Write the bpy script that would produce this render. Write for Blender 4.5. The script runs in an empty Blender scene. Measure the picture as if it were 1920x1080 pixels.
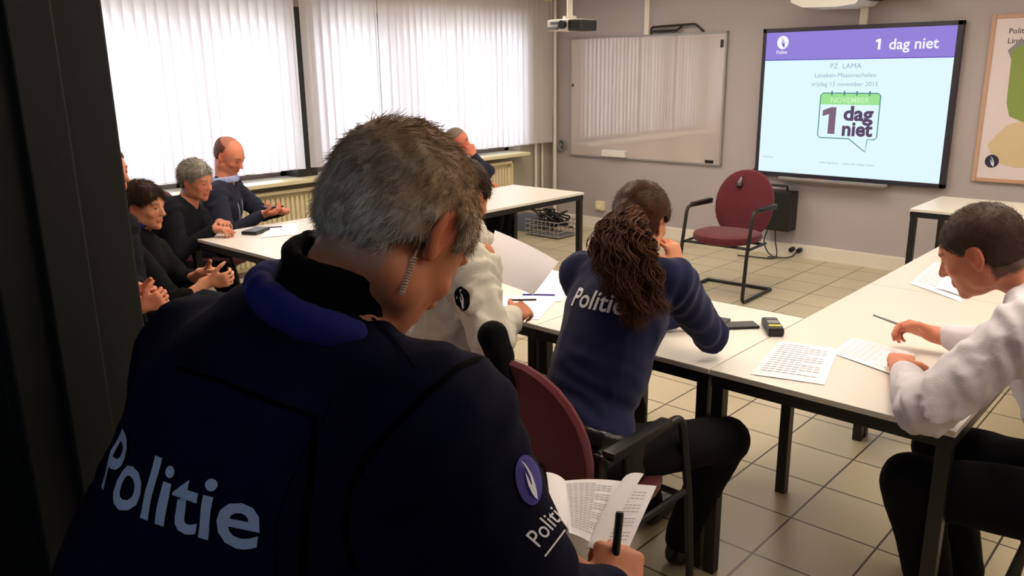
import bpy, bmesh, math, random
import numpy as np
from mathutils import Vector, Matrix
from mathutils.bvhtree import BVHTree
random.seed(7); rng = np.random.default_rng(7)
C = bpy.context.scene.collection
PI = math.pi

# ------------------------------------------------------------------ camera
CAM = np.array([0.0, 0.0, 1.68]); FPX = 1534.2
PITCH, YAW, ROLL = 0.25941, -0.74125, -0.013105
def cam_rows():
    cy, sy, cp, sp = math.cos(YAW), math.sin(YAW), math.cos(PITCH), math.sin(PITCH)
    f = np.array([sy*cp, cy*cp, -sp]); r = np.array([cy, -sy, 0.0]); u = np.cross(r, f)
    c, s = math.cos(ROLL), math.sin(ROLL)
    return r*c+u*s, -r*s+u*c, f
_r, _u, _f = cam_rows()
cam = bpy.data.objects.new('camera', bpy.data.cameras.new('camera')); C.objects.link(cam)
cam.data.sensor_width = 36; cam.data.lens = FPX/1920*36; cam.data.clip_start = 0.02; cam.data.clip_end = 200
cam.matrix_world = Matrix([[_r[0], _u[0], -_f[0], CAM[0]], [_r[1], _u[1], -_f[1], CAM[1]], [_r[2], _u[2], -_f[2], CAM[2]], [0, 0, 0, 1]])
bpy.context.scene.camera = cam
# ------------------------------------------------------------------ world (overcast daylight outside the windows)
world = bpy.data.worlds.new('world'); bpy.context.scene.world = world; world.use_nodes = True
wn = world.node_tree.nodes; wl = world.node_tree.links
wn['Background'].inputs['Strength'].default_value = 12.5
tc = wn.new('ShaderNodeTexCoord'); sx = wn.new('ShaderNodeSeparateXYZ'); cr = wn.new('ShaderNodeValToRGB')
wl.new(tc.outputs['Generated'], sx.inputs[0]); wl.new(sx.outputs['Z'], cr.inputs[0])
cr.color_ramp.elements[0].position = 0.0; cr.color_ramp.elements[0].color = (.50, .50, .50, 1)
cr.color_ramp.elements[1].position = 0.04; cr.color_ramp.elements[1].color = (.86, .88, 1.0, 1)
wl.new(cr.outputs[0], wn['Background'].inputs['Color'])
vs = bpy.context.scene.view_settings
vs.view_transform = 'Standard'; vs.look = 'None'; vs.exposure = 0.0; vs.gamma = 1.0; vs.use_curve_mapping = False

XW, YB, YN, CZ = -5.97, 7.20, 0.55, 2.60       # window wall, board wall, near wall, ceiling
WIN = [(1.0, 3.88), (4.06, 6.68)]
for i, (a, b) in enumerate(WIN):                # portals guide the daylight through the window openings
    L = bpy.data.lights.new('window_portal', 'AREA'); L.shape = 'RECTANGLE'; L.size = 1.36; L.size_y = b-a; L.cycles.is_portal = True
    o = bpy.data.objects.new('window_portal', L); C.objects.link(o); o.location = (XW-.32, (a+b)/2, 1.53); o.rotation_euler = (0, -PI/2, 0)

# ------------------------------------------------------------------ materials
def srgb(r, g, b):
    f = lambda v: (v/255/12.92) if v/255 <= .04045 else ((v/255+.055)/1.055)**2.4
    return (f(r), f(g), f(b))
MATS = {}
def mat(name, col, rough=.5, metal=0, var=.06, nscale=8, bump=0, bscale=60, spec=.5, sheen=0, coat=0, attr=None, emit=0, sss=0):
    if name in MATS: return MATS[name]
    m = bpy.data.materials.new(name); m.use_nodes = True; n = m.node_tree.nodes; l = m.node_tree.links
    b = n['Principled BSDF']; b.inputs['Roughness'].default_value = rough; b.inputs['Metallic'].default_value = metal
    b.inputs['Specular IOR Level'].default_value = spec; b.inputs['Sheen Weight'].default_value = sheen; b.inputs['Coat Weight'].default_value = coat
    t = n.new('ShaderNodeTexCoord'); no = n.new('ShaderNodeTexNoise'); no.inputs['Scale'].default_value = nscale; no.inputs['Detail'].default_value = 4
    l.new(t.outputs['Object'], no.inputs['Vector'])
    mr = n.new('ShaderNodeMapRange'); mr.inputs['To Min'].default_value = 1-var; mr.inputs['To Max'].default_value = 1+var; l.new(no.outputs['Fac'], mr.inputs['Value'])
    mx = n.new('ShaderNodeVectorMath'); mx.operation = 'SCALE'; l.new(mr.outputs[0], mx.inputs['Scale'])
    if attr:
        a = n.new('ShaderNodeAttribute'); a.attribute_name = attr; l.new(a.outputs['Color'], mx.inputs[0])
    else: mx.inputs[0].default_value = col
    l.new(mx.outputs[0], b.inputs['Base Color'])
    if emit:
        l.new(mx.outputs[0], b.inputs['Emission Color']); b.inputs['Emission Strength'].default_value = emit
    if sss:
        b.inputs['Subsurface Weight'].default_value = sss; b.inputs['Subsurface Radius'].default_value = (.01, .004, .002); b.inputs['Subsurface Scale'].default_value = 1
    if bump:
        n2 = n.new('ShaderNodeTexNoise'); n2.inputs['Scale'].default_value = bscale; n2.inputs['Detail'].default_value = 3; l.new(t.outputs['Object'], n2.inputs['Vector'])
        bp = n.new('ShaderNodeBump'); bp.inputs['Strength'].default_value = bump; bp.inputs['Distance'].default_value = .004; l.new(n2.outputs['Fac'], bp.inputs['Height']); l.new(bp.outputs[0], b.inputs['Normal'])
    MATS[name] = m; return m
def emis(name, col, s=1.0):
    if name in MATS: return MATS[name]
    m = bpy.data.materials.new(name); m.use_nodes = True; n = m.node_tree.nodes; n.remove(n['Principled BSDF'])
    e = n.new('ShaderNodeEmission'); e.inputs[0].default_value = (*col, 1); e.inputs[1].default_value = s
    m.node_tree.links.new(e.outputs[0], n['Material Output'].inputs[0]); MATS[name] = m; return m
def tile_mat():
    m = bpy.data.materials.new('floor_tiles'); m.use_nodes = True; n = m.node_tree.nodes; l = m.node_tree.links; b = n['Principled BSDF']
    g = n.new('ShaderNodeNewGeometry'); mp = n.new('ShaderNodeMapping'); mp.inputs['Location'].default_value = (1.12, -2.80+.32*20, 0)
    l.new(g.outputs['Position'], mp.inputs['Vector'])
    br = n.new('ShaderNodeTexBrick'); br.offset = 0; br.squash = 1; br.inputs['Scale'].default_value = 1
    br.inputs['Brick Width'].default_value = .32; br.inputs['Row Height'].default_value = .32; br.inputs['Mortar Size'].default_value = .0045; br.inputs['Mortar Smooth'].default_value = .3
    br.inputs['Color1'].default_value = (*srgb(186, 174, 148), 1); br.inputs['Color2'].default_value = (*srgb(193, 181, 154), 1); br.inputs['Mortar'].default_value = (*srgb(58, 46, 36), 1)
    l.new(mp.outputs[0], br.inputs['Vector'])
    no = n.new('ShaderNodeTexNoise'); no.inputs['Scale'].default_value = 5; no.inputs['Detail'].default_value = 5; l.new(g.outputs['Position'], no.inputs['Vector'])
    mr = n.new('ShaderNodeMapRange'); mr.inputs['To Min'].default_value = .9; mr.inputs['To Max'].default_value = 1.1; l.new(no.outputs['Fac'], mr.inputs['Value'])
    mx = n.new('ShaderNodeVectorMath'); mx.operation = 'SCALE'; l.new(br.outputs['Color'], mx.inputs[0]); l.new(mr.outputs[0], mx.inputs['Scale']); l.new(mx.outputs[0], b.inputs['Base Color'])
    b.inputs['Roughness'].default_value = .34; b.inputs['Specular IOR Level'].default_value = .4
    bp = n.new('ShaderNodeBump'); bp.inputs['Strength'].default_value = .5; bp.inputs['Distance'].default_value = .002; bp.invert = True
    l.new(br.outputs['Fac'], bp.inputs['Height']); l.new(bp.outputs[0], b.inputs['Normal']); return m
def blind_mat():
    m = bpy.data.materials.new('blind_fabric'); m.use_nodes = True; n = m.node_tree.nodes; l = m.node_tree.links; b = n['Principled BSDF']
    b.inputs['Base Color'].default_value = (.80, .76, .71, 1); b.inputs['Roughness'].default_value = .8; b.inputs['Specular IOR Level'].default_value = .2
    tr = n.new('ShaderNodeBsdfTranslucent'); tr.inputs[0].default_value = (.80, .76, .84, 1)
    mx = n.new('ShaderNodeMixShader'); mx.inputs[0].default_value = .5
    l.new(b.outputs[0], mx.inputs[1]); l.new(tr.outputs[0], mx.inputs[2]); l.new(mx.outputs[0], n['Material Output'].inputs[0]); return m
def glass_mat():
    m = bpy.data.materials.new('window_glass'); m.use_nodes = True; n = m.node_tree.nodes; l = m.node_tree.links; n.remove(n['Principled BSDF'])
    t = n.new('ShaderNodeBsdfTransparent'); t.inputs[0].default_value = (.93, .96, .95, 1); g = n.new('ShaderNodeBsdfGlossy'); g.inputs['Roughness'].default_value = .02
    fr = n.new('ShaderNodeFresnel'); fr.inputs[0].default_value = 1.45; mx = n.new('ShaderNodeMixShader')
    l.new(fr.outputs[0], mx.inputs[0]); l.new(t.outputs[0], mx.inputs[1]); l.new(g.outputs[0], mx.inputs[2]); l.new(mx.outputs[0], n['Material Output'].inputs[0]); return m
M_wall = mat('wall_paint', srgb(172, 163, 163), .75, var=.03, nscale=2, bump=.15, bscale=140)
M_wallw = mat('window_wall_paint', srgb(170, 160, 146), .75, var=.03, nscale=2, bump=.15, bscale=140)
M_ceil = mat('ceiling_paint', srgb(225, 222, 215), .85, var=.02)
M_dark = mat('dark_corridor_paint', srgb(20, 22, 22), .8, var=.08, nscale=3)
M_frame = mat('dark_door_frame', srgb(26, 29, 26), .6, var=.1, nscale=4, bump=.1)
M_floor = tile_mat(); M_blind = blind_mat(); M_glass = glass_mat()
M_white = mat('white_plastic', srgb(222, 218, 210), .4, var=.02)
M_cream = mat('cream_enamel', srgb(226, 214, 176), .4, var=.02)
M_trunk = mat('trunking_plastic', srgb(226, 218, 205), .45, var=.03)
M_top = mat('white_laminate', srgb(222, 216, 207), .33, var=.02, nscale=3)
M_edge = mat('laminate_edge', srgb(120, 112, 104), .5)
M_black = mat('black_steel', srgb(16, 16, 17), .42, var=.1)
M_blackp = mat('black_plastic', srgb(14, 14, 15), .45, var=.1)
M_grey = mat('grey_plastic', srgb(120, 120, 122), .5)
M_alu = mat('brushed_aluminium', srgb(158, 154, 154), .35, metal=.3)
M_chrome = mat('chrome', srgb(200, 200, 200), .15, metal=1)
M_red = mat('burgundy_fabric', srgb(92, 17, 34), .9, var=.12, nscale=60, bump=.4, bscale=400, sheen=.15)
M_board = mat('whiteboard_enamel', srgb(196, 184, 180), .10, var=.01, nscale=2, coat=1, spec=.8)
M_board.node_tree.nodes['Principled BSDF'].inputs['Coat IOR'].default_value = 2.0
M_paper = mat('paper', srgb(247, 243, 248), .7, var=.01)
M_ink = mat('grey_ink', srgb(140, 140, 150), .8)
M_skin = mat('skin', (0, 0, 0), .5, attr='Col', var=.08, nscale=30, sss=.06, spec=.35, bump=.12, bscale=300)
M_hair = mat('hair', (0, 0, 0), .5, attr='Col', var=.12, nscale=60, spec=.16)
M_navy = mat('navy_uniform', srgb(19, 25, 62), .88, var=.12, nscale=25, bump=.35, bscale=260, sheen=.1, spec=.25)
M_navyd = mat('dark_navy_uniform', srgb(8, 11, 34), .9, var=.15, nscale=20, bump=.15, bscale=260, spec=.12)
M_navyp = mat('back_panel_cloth', srgb(9, 10, 40), .9, var=.12, nscale=20, bump=.15, bscale=260, spec=.12)
M_blue = mat('royal_blue_fleece', srgb(20, 26, 112), .9, var=.15, nscale=30, bump=.3, bscale=260)
M_collar = mat('black_collar_cloth', srgb(9, 9, 12), .92, var=.15, bump=.3, bscale=200, spec=.12)
M_trou = mat('black_trousers', srgb(9, 9, 13), .9, var=.15, nscale=20, bump=.3, bscale=200, spec=.2)
M_wshirt = mat('white_shirt', srgb(206, 200, 208), .8, var=.03, bump=.2, bscale=200)
M_cshirt = mat('cream_shirt', srgb(214, 208, 194), .8, var=.03, bump=.2, bscale=200)
M_char = mat('charcoal_knit', srgb(24, 25, 32), .95, var=.2, nscale=40, bump=.4, bscale=220, spec=.15)
M_nknit = mat('navy_knit', srgb(22, 25, 46), .95, var=.2, nscale=40, bump=.5, bscale=220)
M_jean = mat('blue_grey_denim', srgb(52, 60, 84), .9, var=.2, nscale=40, bump=.4, bscale=220)
M_lblue = mat('light_blue_shirt', srgb(160, 170, 210), .8, var=.05)
M_text = mat('reflective_lettering', srgb(196, 208, 240), .4, var=.03)
M_textw = mat('white_lettering', srgb(225, 225, 235), .5, var=.02)
M_emb = mat('emblem_blue', srgb(48, 40, 140), .6, var=.05)
M_shoe = mat('black_leather', srgb(10, 10, 11), .35, var=.1)
M_wood = mat('pale_wood_frame', srgb(186, 150, 128), .5, var=.1, nscale=20)
M_yel = mat('yellow_label', srgb(180, 180, 60), .5)

# ------------------------------------------------------------------ mesh helpers (shapes are written in room coordinates; each object keeps its own origin)
def root_loc(p):
    if p is None: return None
    while p.parent: p = p.parent
    return Vector(p.location)
class MB:
    def __init__(s): s.bm = bmesh.new()
    def box(s, lo, hi, bev=0, R=None, c=None):
        lo = Vector(lo); hi = Vector(hi); r = bmesh.ops.create_cube(s.bm, size=1); vs_ = r['verts']
        for v in vs_: v.co = Vector(((v.co[i]+.5)*(hi[i]-lo[i])+lo[i] for i in range(3)))
        if bev:
            es = list({e for v in vs_ for e in v.link_edges}); rr = bmesh.ops.bevel(s.bm, geom=es, offset=bev, segments=2, affect='EDGES', profile=.6)
            vs_ = list({v for f in rr['faces'] for v in f.verts})
        if R is not None:
            for v in vs_: v.co = R @ (v.co-Vector(c)) + Vector(c)
        return vs_
    def tube(s, pts, r, n=10, closed=False):
        pts = [Vector(p) for p in pts]; rings = []; m = len(pts); up = None
        rs = r if isinstance(r, (list, tuple)) else [r]*m
        for i, p in enumerate(pts):
            a = pts[(i-1) % m] if (i > 0 or closed) else p; b = pts[(i+1) % m] if (i < m-1 or closed) else p
            t = (b-a).normalized()
            if up is None: up = Vector((0, 0, 1)) if abs(t.z) < .9 else Vector((1, 0, 0))
            x = (up - t*up.dot(t)).normalized(); y = t.cross(x); up = x
            rings.append([s.bm.verts.new(p+(x*math.cos(2*PI*k/n)+y*math.sin(2*PI*k/n))*rs[i]) for k in range(n)])
        for i in range(m if closed else m-1):
            A, B = rings[i], rings[(i+1) % m]
            for k in range(n): s.bm.faces.new((A[k], A[(k+1) % n], B[(k+1) % n], B[k]))
        if not closed: s.bm.faces.new(rings[0][::-1]); s.bm.faces.new(rings[-1])
    def cyl(s, a, b, r, n=20): s.tube([a, b], r, n)
    def poly(s, pts, thick, frame):            # 2D outline -> prism ; frame=(origin,u,v,w)
        o, u, v, w = [Vector(q) for q in frame]
        A = [s.bm.verts.new(o+u*p[0]+v*p[1]) for p in pts]; B = [s.bm.verts.new(o+u*p[0]+v*p[1]+w*thick) for p in pts]; n = len(pts)
        s.bm.faces.new(B); s.bm.faces.new(A[::-1])
        for i in range(n): s.bm.faces.new((A[i], A[(i+1) % n], B[(i+1) % n], B[i]))
    def build(s, name, m, parent=None, smooth=False, kind=None):
        bmesh.ops.recalc_face_normals(s.bm, faces=s.bm.faces)
        org = root_loc(parent)
        if org is None:
            cs = [v.co for v in s.bm.verts]; lo = [min(c[i] for c in cs) for i in range(3)]; hi = [max(c[i] for c in cs) for i in range(3)]
            org = Vector(((lo[0]+hi[0])/2, (lo[1]+hi[1])/2, lo[2]))
        for v in s.bm.verts: v.co -= org
        me = bpy.data.meshes.new(name); s.bm.to_mesh(me); s.bm.free(); me.materials.append(m)
        if smooth:
            me.polygons.foreach_set('use_smooth', [True]*len(me.polygons)); me.set_sharp_from_angle(angle=.7)
        o = bpy.data.objects.new(name, me); C.objects.link(o)
        if parent: o.parent = parent
        else: o.location = org
        if kind: o['kind'] = kind
        return o
def tag(o, label, cat, group=None):
    o['label'] = label; o['category'] = cat
    if group: o['group'] = group
    return o
def empty(name, loc, label, cat, group=None):
    o = bpy.data.objects.new(name, None); o.location = loc; o.empty_display_size = .1; C.objects.link(o); return tag(o, label, cat, group)
def struct(name, m, boxes, smooth=False):
    b = MB()
    for q in boxes: b.box(*q)
    return b.build(name, m, None, smooth, 'structure')
def arcpts(c, u, v, r, a0, a1, n=6):
    c, u, v = Vector(c), Vector(u), Vector(v)
    return [c+u*math.cos(a0+(a1-a0)*i/n)*r+v*math.sin(a0+(a1-a0)*i/n)*r for i in range(n+1)]
def rounded_path(pts, r, n=5):
    out = [Vector(pts[0])]
    for i in range(1, len(pts)-1):
        p, a, b = Vector(pts[i]), Vector(pts[i-1]), Vector(pts[i+1]); da = (a-p).normalized(); db = (b-p).normalized()
        rr = min(r, (a-p).length*.49, (b-p).length*.49); A = p+da*rr; B = p+db*rr
        for k in range(n+1):
            t = k/n; out.append(A*(1-t)**2+p*2*t*(1-t)+B*t*t)
    out.append(Vector(pts[-1])); return out
_txt = {}
def text_geo(s, size, bold=0, align='CENTER', xs=1.0):
    cu = bpy.data.curves.new('t', 'FONT'); cu.body = s; cu.size = size; cu.align_x = align; cu.offset = bold*size; cu.resolution_u = 3
    o = bpy.data.objects.new('t', cu); C.objects.link(o); dg = bpy.context.evaluated_depsgraph_get(); dg.update()
    me = bpy.data.meshes.new_from_object(o.evaluated_get(dg)); bpy.data.objects.remove(o); bpy.data.curves.remove(cu)
    bm = bmesh.new(); bm.from_mesh(me); bpy.data.meshes.remove(me)
    for v in bm.verts: v.co.x *= xs
    return bm
def flat_text(name, s, size, frame, m, parent, bold=0, align='CENTER', xs=1.0, th=.0008):
    bm = text_geo(s, size, bold, align, xs); o, u, v, w = [Vector(q) for q in frame]
    for q in bm.verts: q.co = o+u*q.co.x+v*q.co.y+w*th
    b = MB(); b.bm.free(); b.bm = bm; return b.build(name, m, parent)
def subdiv_long(bm, L):
    bmesh.ops.triangulate(bm, faces=bm.faces)
    for _ in range(6):
        es = [e for e in bm.edges if e.calc_length() > L]
        if not es: break
        bmesh.ops.subdivide_edges(bm, edges=es, cuts=1); bmesh.ops.triangulate(bm, faces=[f for f in bm.faces if len(f.verts) > 3])
def decal(name, bm, frame, target, m, parent, L=.006, off=.0012, smooth_n=True):
    """press a 2D shape onto the cloth: rays from the frame plane along w"""
    subdiv_long(bm, L); o, u, v, w = [Vector(q) for q in frame]; me = target.data; tl = root_loc(target)
    tree = BVHTree.FromPolygons([q.co+tl for q in me.vertices], [tuple(p.vertices) for p in me.polygons])
    kill = []
    for q in bm.verts:
        p = o+u*q.co.x+v*q.co.y; h = tree.ray_cast(p, w, .6)
        if h[0] is None: kill.append(q)
        else: q.co = h[0]-w*off*1.0 + h[1]*off*.5
    if kill: bmesh.ops.delete(bm, geom=kill, context='VERTS')
    org = root_loc(parent)
    for q in bm.verts: q.co -= org
    me2 = bpy.data.meshes.new(name); bm.to_mesh(me2); bm.free(); me2.materials.append(m)
    ob = bpy.data.objects.new(name, me2); C.objects.link(ob); ob.parent = parent
    return ob
def poly_bm(pts):
    bm = bmesh.new(); bm.faces.new([bm.verts.new((x, y, 0)) for x, y in pts]); return bm
def oval(a, b, n=36): return [(a*math.cos(2*PI*i/n), b*math.sin(2*PI*i/n)) for i in range(n)]
# white hand-and-flame device of the police badge, unit box -1..1
HANDMARK = [[(-.62, .95), (-.30, .82), (.02, .52), (.25, .12), (.38, -.30), (.40, -.62), (.36, -.92), (.12, -.70), (-.12, -.35), (-.28, .02), (-.36, .34), (-.44, .10), (-.34, -.22), (-.20, -.50), (-.02, -.75), (.18, -.94), (.44, -1.0), (.52, -.6), (.50, -.2), (.36, .28), (.10, .66), (-.22, .90)],
            [(-.22, .36), (-.06, .20), (.06, -.06), (.12, -.34), (.02, -.30), (-.12, -.08), (-.2, .14)]]
HANDMARK = [[(-.50, .98), (-.22, .80), (.06, .50), (.26, .14), (.38, -.26), (.42, -.62), (.40, -.98), (.18, -.86), (-.06, -.60), (-.22, -.26), (-.28, .10), (-.30, .42), (-.16, .16), (-.04, -.10), (.08, -.30), (.13, -.14), (.06, .16), (-.10, .50), (-.30, .78)]]
# ------------------------------------------------------------------ signed-distance modelling
_lat = rng.random((32, 32, 32)).astype(np.float32)*2-1
def vnoise(P, sc):
    q = P*sc; i = np.floor(q).astype(int); f = q-i; f = f*f*(3-2*f); i &= 31; j = (i+1) & 31; r = 0
    for a in (0, 1):
        for b in (0, 1):
            for c in (0, 1):
                w = (f[:, 0] if a else 1-f[:, 0])*(f[:, 1] if b else 1-f[:, 1])*(f[:, 2] if c else 1-f[:, 2])
                r = r+w*_lat[(j if a else i)[:, 0], (j if b else i)[:, 1], (j if c else i)[:, 2]]
    return r
A_ = lambda v: np.array(v, float)
def nrm(v): v = A_(v); return v/np.linalg.norm(v)
class Field:
    def __init__(s, lo, hi, h, fine=()):
        s.ax = []
        for k in range(3):
            xs = [lo[k]]
            while xs[-1] < hi[k]:
                st = h
                for fl, fh, fs in fine:
                    if fl[k]-h <= xs[-1] <= fh[k]: st = min(st, fs)
                xs.append(xs[-1]+st)
            s.ax.append(np.array(xs))
        s.D = np.full([len(a) for a in s.ax], .06, np.float32)
        s.X = [s.ax[0][:, None, None], s.ax[1][None, :, None], s.ax[2][None, None, :]]
    def _sl(s, lo, hi):
        return tuple(slice(max(0, int(np.searchsorted(a, l))-1), min(len(a), int(np.searchsorted(a, h_))+1)) for a, l, h_ in zip(s.ax, lo, hi))
    def op(s, fn, lo, hi, k=.01, mode='u'):
        m = k*1.3+.03; sl = s._sl(A_(lo)-m, A_(hi)+m)
        X = s.X[0][sl[0]], s.X[1][:, sl[1]], s.X[2][:, :, sl[2]]
        if 0 in (X[0].size, X[1].size, X[2].size): return
        d = fn(*X).astype(np.float32); D = s.D[sl]
        if mode == 'u':
            h_ = np.clip(.5+.5*(D-d)/k, 0, 1); s.D[sl] = D*(1-h_)+d*h_-k*h_*(1-h_)
        else:
            h_ = np.clip(.5-.5*(D+d)/k, 0, 1); s.D[sl] = D*(1-h_)-d*h_+k*h_*(1-h_)
    def cap(s, a, b, ra, rb, k=.01, mode='u'):
        a, b = A_(a), A_(b); ab = b-a; L = max(ab@ab, 1e-9); r = max(ra, rb)
        def fn(x, y, z):
            t = np.clip(((x-a[0])*ab[0]+(y-a[1])*ab[1]+(z-a[2])*ab[2])/L, 0, 1)
            return np.sqrt((x-a[0]-t*ab[0])**2+(y-a[1]-t*ab[1])**2+(z-a[2]-t*ab[2])**2)-(ra+(rb-ra)*t)
        s.op(fn, np.minimum(a, b)-r, np.maximum(a, b)+r, k, mode)
    def ell(s, c, r, R=None, k=.01, mode='u'):
        c, r = A_(c), A_(r); R = np.eye(3) if R is None else A_(R); m = r.max()
        def fn(x, y, z):
            dx, dy, dz = x-c[0], y-c[1], z-c[2]; q = [R[0, i]*dx+R[1, i]*dy+R[2, i]*dz for i in range(3)]
            k0 = np.sqrt(sum((q[i]/r[i])**2 for i in range(3)))+1e-9; k1 = np.sqrt(sum((q[i]/r[i]**2)**2 for i in range(3)))+1e-9
            return k0*(k0-1)/k1
        s.op(fn, c-m, c+m, k, mode)
    def box(s, c, hf, R=None, rad=.01, k=.01, mode='u'):
        c, hf = A_(c), A_(hf); R = np.eye(3) if R is None else A_(R); m = np.linalg.norm(hf)
        def fn(x, y, z):
            dx, dy, dz = x-c[0], y-c[1], z-c[2]; q = [np.abs(R[0, i]*dx+R[1, i]*dy+R[2, i]*dz)-hf[i]+rad for i in range(3)]
            return np.sqrt(sum(np.maximum(v, 0)**2 for v in q))+np.minimum(np.maximum(np.maximum(q[0], q[1]), q[2]), 0)-rad
        s.op(fn, c-m, c+m, k, mode)
    def ring(s, c, R, rx, ry, r, k=.01, hz=1.0, arc=None):
        n = 20; c = A_(c); R = A_(R)
        for i in range(n):
            a0, a1 = 2*PI*i/n, 2*PI*(i+1)/n
            if arc and not arc(a0): continue
            p, q = (c+R@A_((rx*math.cos(a), ry*math.sin(a), 0)) for a in (a0, a1)); up = R[:, 2]*hz
            s.cap(p, q, r, r, k)
            if hz: s.cap(p+up, q+up, r*.9, r*.9, k); s.cap(p+up*.5, q+up*.5, r, r, k)
    def disp(s, fn, band=.03):
        idx = np.nonzero(np.abs(s.D) < band); P = np.stack([s.ax[i][idx[i]] for i in range(3)], 1)
        s.D[idx] += fn(P).astype(np.float32)
    def mesh(s, name, m, parent=None, color=None):
        D = s.D; S = D < 0; nx, ny, nz = D.shape
        cnt = np.zeros((nx-1, ny-1, nz-1), np.int8)
        for a in (0, 1):
            for b in (0, 1):
                for c in (0, 1): cnt += S[a:nx-1+a, b:ny-1+b, c:nz-1+c]
        I = np.nonzero((cnt > 0) & (cnt < 8)); n = len(I[0]); ids = np.full(cnt.shape, -1, np.int64); ids[I] = np.arange(n)
        acc = np.zeros((n, 3)); w = np.zeros(n)
        off = [(a, b, c) for a in (0, 1) for b in (0, 1) for c in (0, 1)]
        V = {o: D[I[0]+o[0], I[1]+o[1], I[2]+o[2]].astype(float) for o in off}
        for o in off:
            for k in range(3):
                if o[k]: continue
                p = list(o); p[k] = 1; p = tuple(p); va, vb = V[o], V[p]; cr_ = (va < 0) != (vb < 0)
                t = np.where(cr_, va/np.where(cr_, va-vb, 1), 0); pt = np.zeros((n, 3))
                for j in range(3):
                    if j == k: g0 = s.ax[j][I[j]]; g1 = s.ax[j][I[j]+1]; pt[:, j] = g0+(g1-g0)*t
                    else: pt[:, j] = s.ax[j][I[j]+o[j]]
                acc[cr_] += pt[cr_]; w[cr_] += 1
        P = acc/w[:, None]; quads = []
        for k in range(3):
            a, b = [(1, 2), (2, 0), (0, 1)][k]; sl0 = [slice(None)]*3; sl1 = [slice(None)]*3; sl0[k] = slice(0, -1); sl1[k] = slice(1, None)
            for ax_ in (a, b): sl0[ax_] = slice(1, -1); sl1[ax_] = slice(1, -1)
            s0 = S[tuple(sl0)]; s1 = S[tuple(sl1)]; E = np.nonzero(s0 != s1); fl = s0[E]
            base = [E[0], E[1], E[2]]; base = [e.copy() for e in base]; base[a] += 1; base[b] += 1
            def cell(da, db): q = [e.copy() for e in base]; q[a] -= da; q[b] -= db; return ids[q[0], q[1], q[2]]
            Q = np.stack([cell(1, 1), cell(0, 1), cell(0, 0), cell(1, 0)], 1); Q[~fl] = Q[~fl][:, ::-1]; quads.append(Q)
        Q = np.concatenate(quads); Q = Q[(Q >= 0).all(1)]
        # light relaxation
        for _ in range(1):
            sm = np.zeros_like(P); c_ = np.zeros(n)
            for i in range(4):
                np.add.at(sm, Q[:, i], P[Q[:, (i+1) % 4]]); np.add.at(c_, Q[:, i], 1)
            P = P*.5+.5*sm/np.maximum(c_, 1)[:, None]
        return fast_mesh(name, P, Q, m, parent, color(P) if color else None)
def fast_mesh(name, P, Q, m, parent=None, col=None, smooth=True, base=None):
    me = bpy.data.meshes.new(name); n = len(P); k = Q.shape[1]
    org = A_(root_loc(parent)) if parent is not None else P.mean(0)*A_((1, 1, 0))+A_((0, 0, P[:, 2].min()))
    me.vertices.add(n); me.vertices.foreach_set('co', (P-org).ravel().astype(np.float32))
    me.loops.add(Q.size); me.loops.foreach_set('vertex_index', Q.ravel().astype(np.int32))
    me.polygons.add(len(Q)); me.polygons.foreach_set('loop_start', np.arange(0, Q.size, k, dtype=np.int32))
    me.polygons.foreach_set('use_smooth', np.full(len(Q), smooth)); me.update(calc_edges=True); me.materials.append(m)
    if col is not None:
        a = me.color_attributes.new('Col', 'FLOAT_COLOR', 'POINT'); cc = np.ones((n, 4), np.float32); cc[:, :3] = col; a.data.foreach_set('color', cc.ravel())
    o = bpy.data.objects.new(name, me); C.objects.link(o)
    if parent is not None: o.parent = parent
    else: o.location = org
    return o
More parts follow.
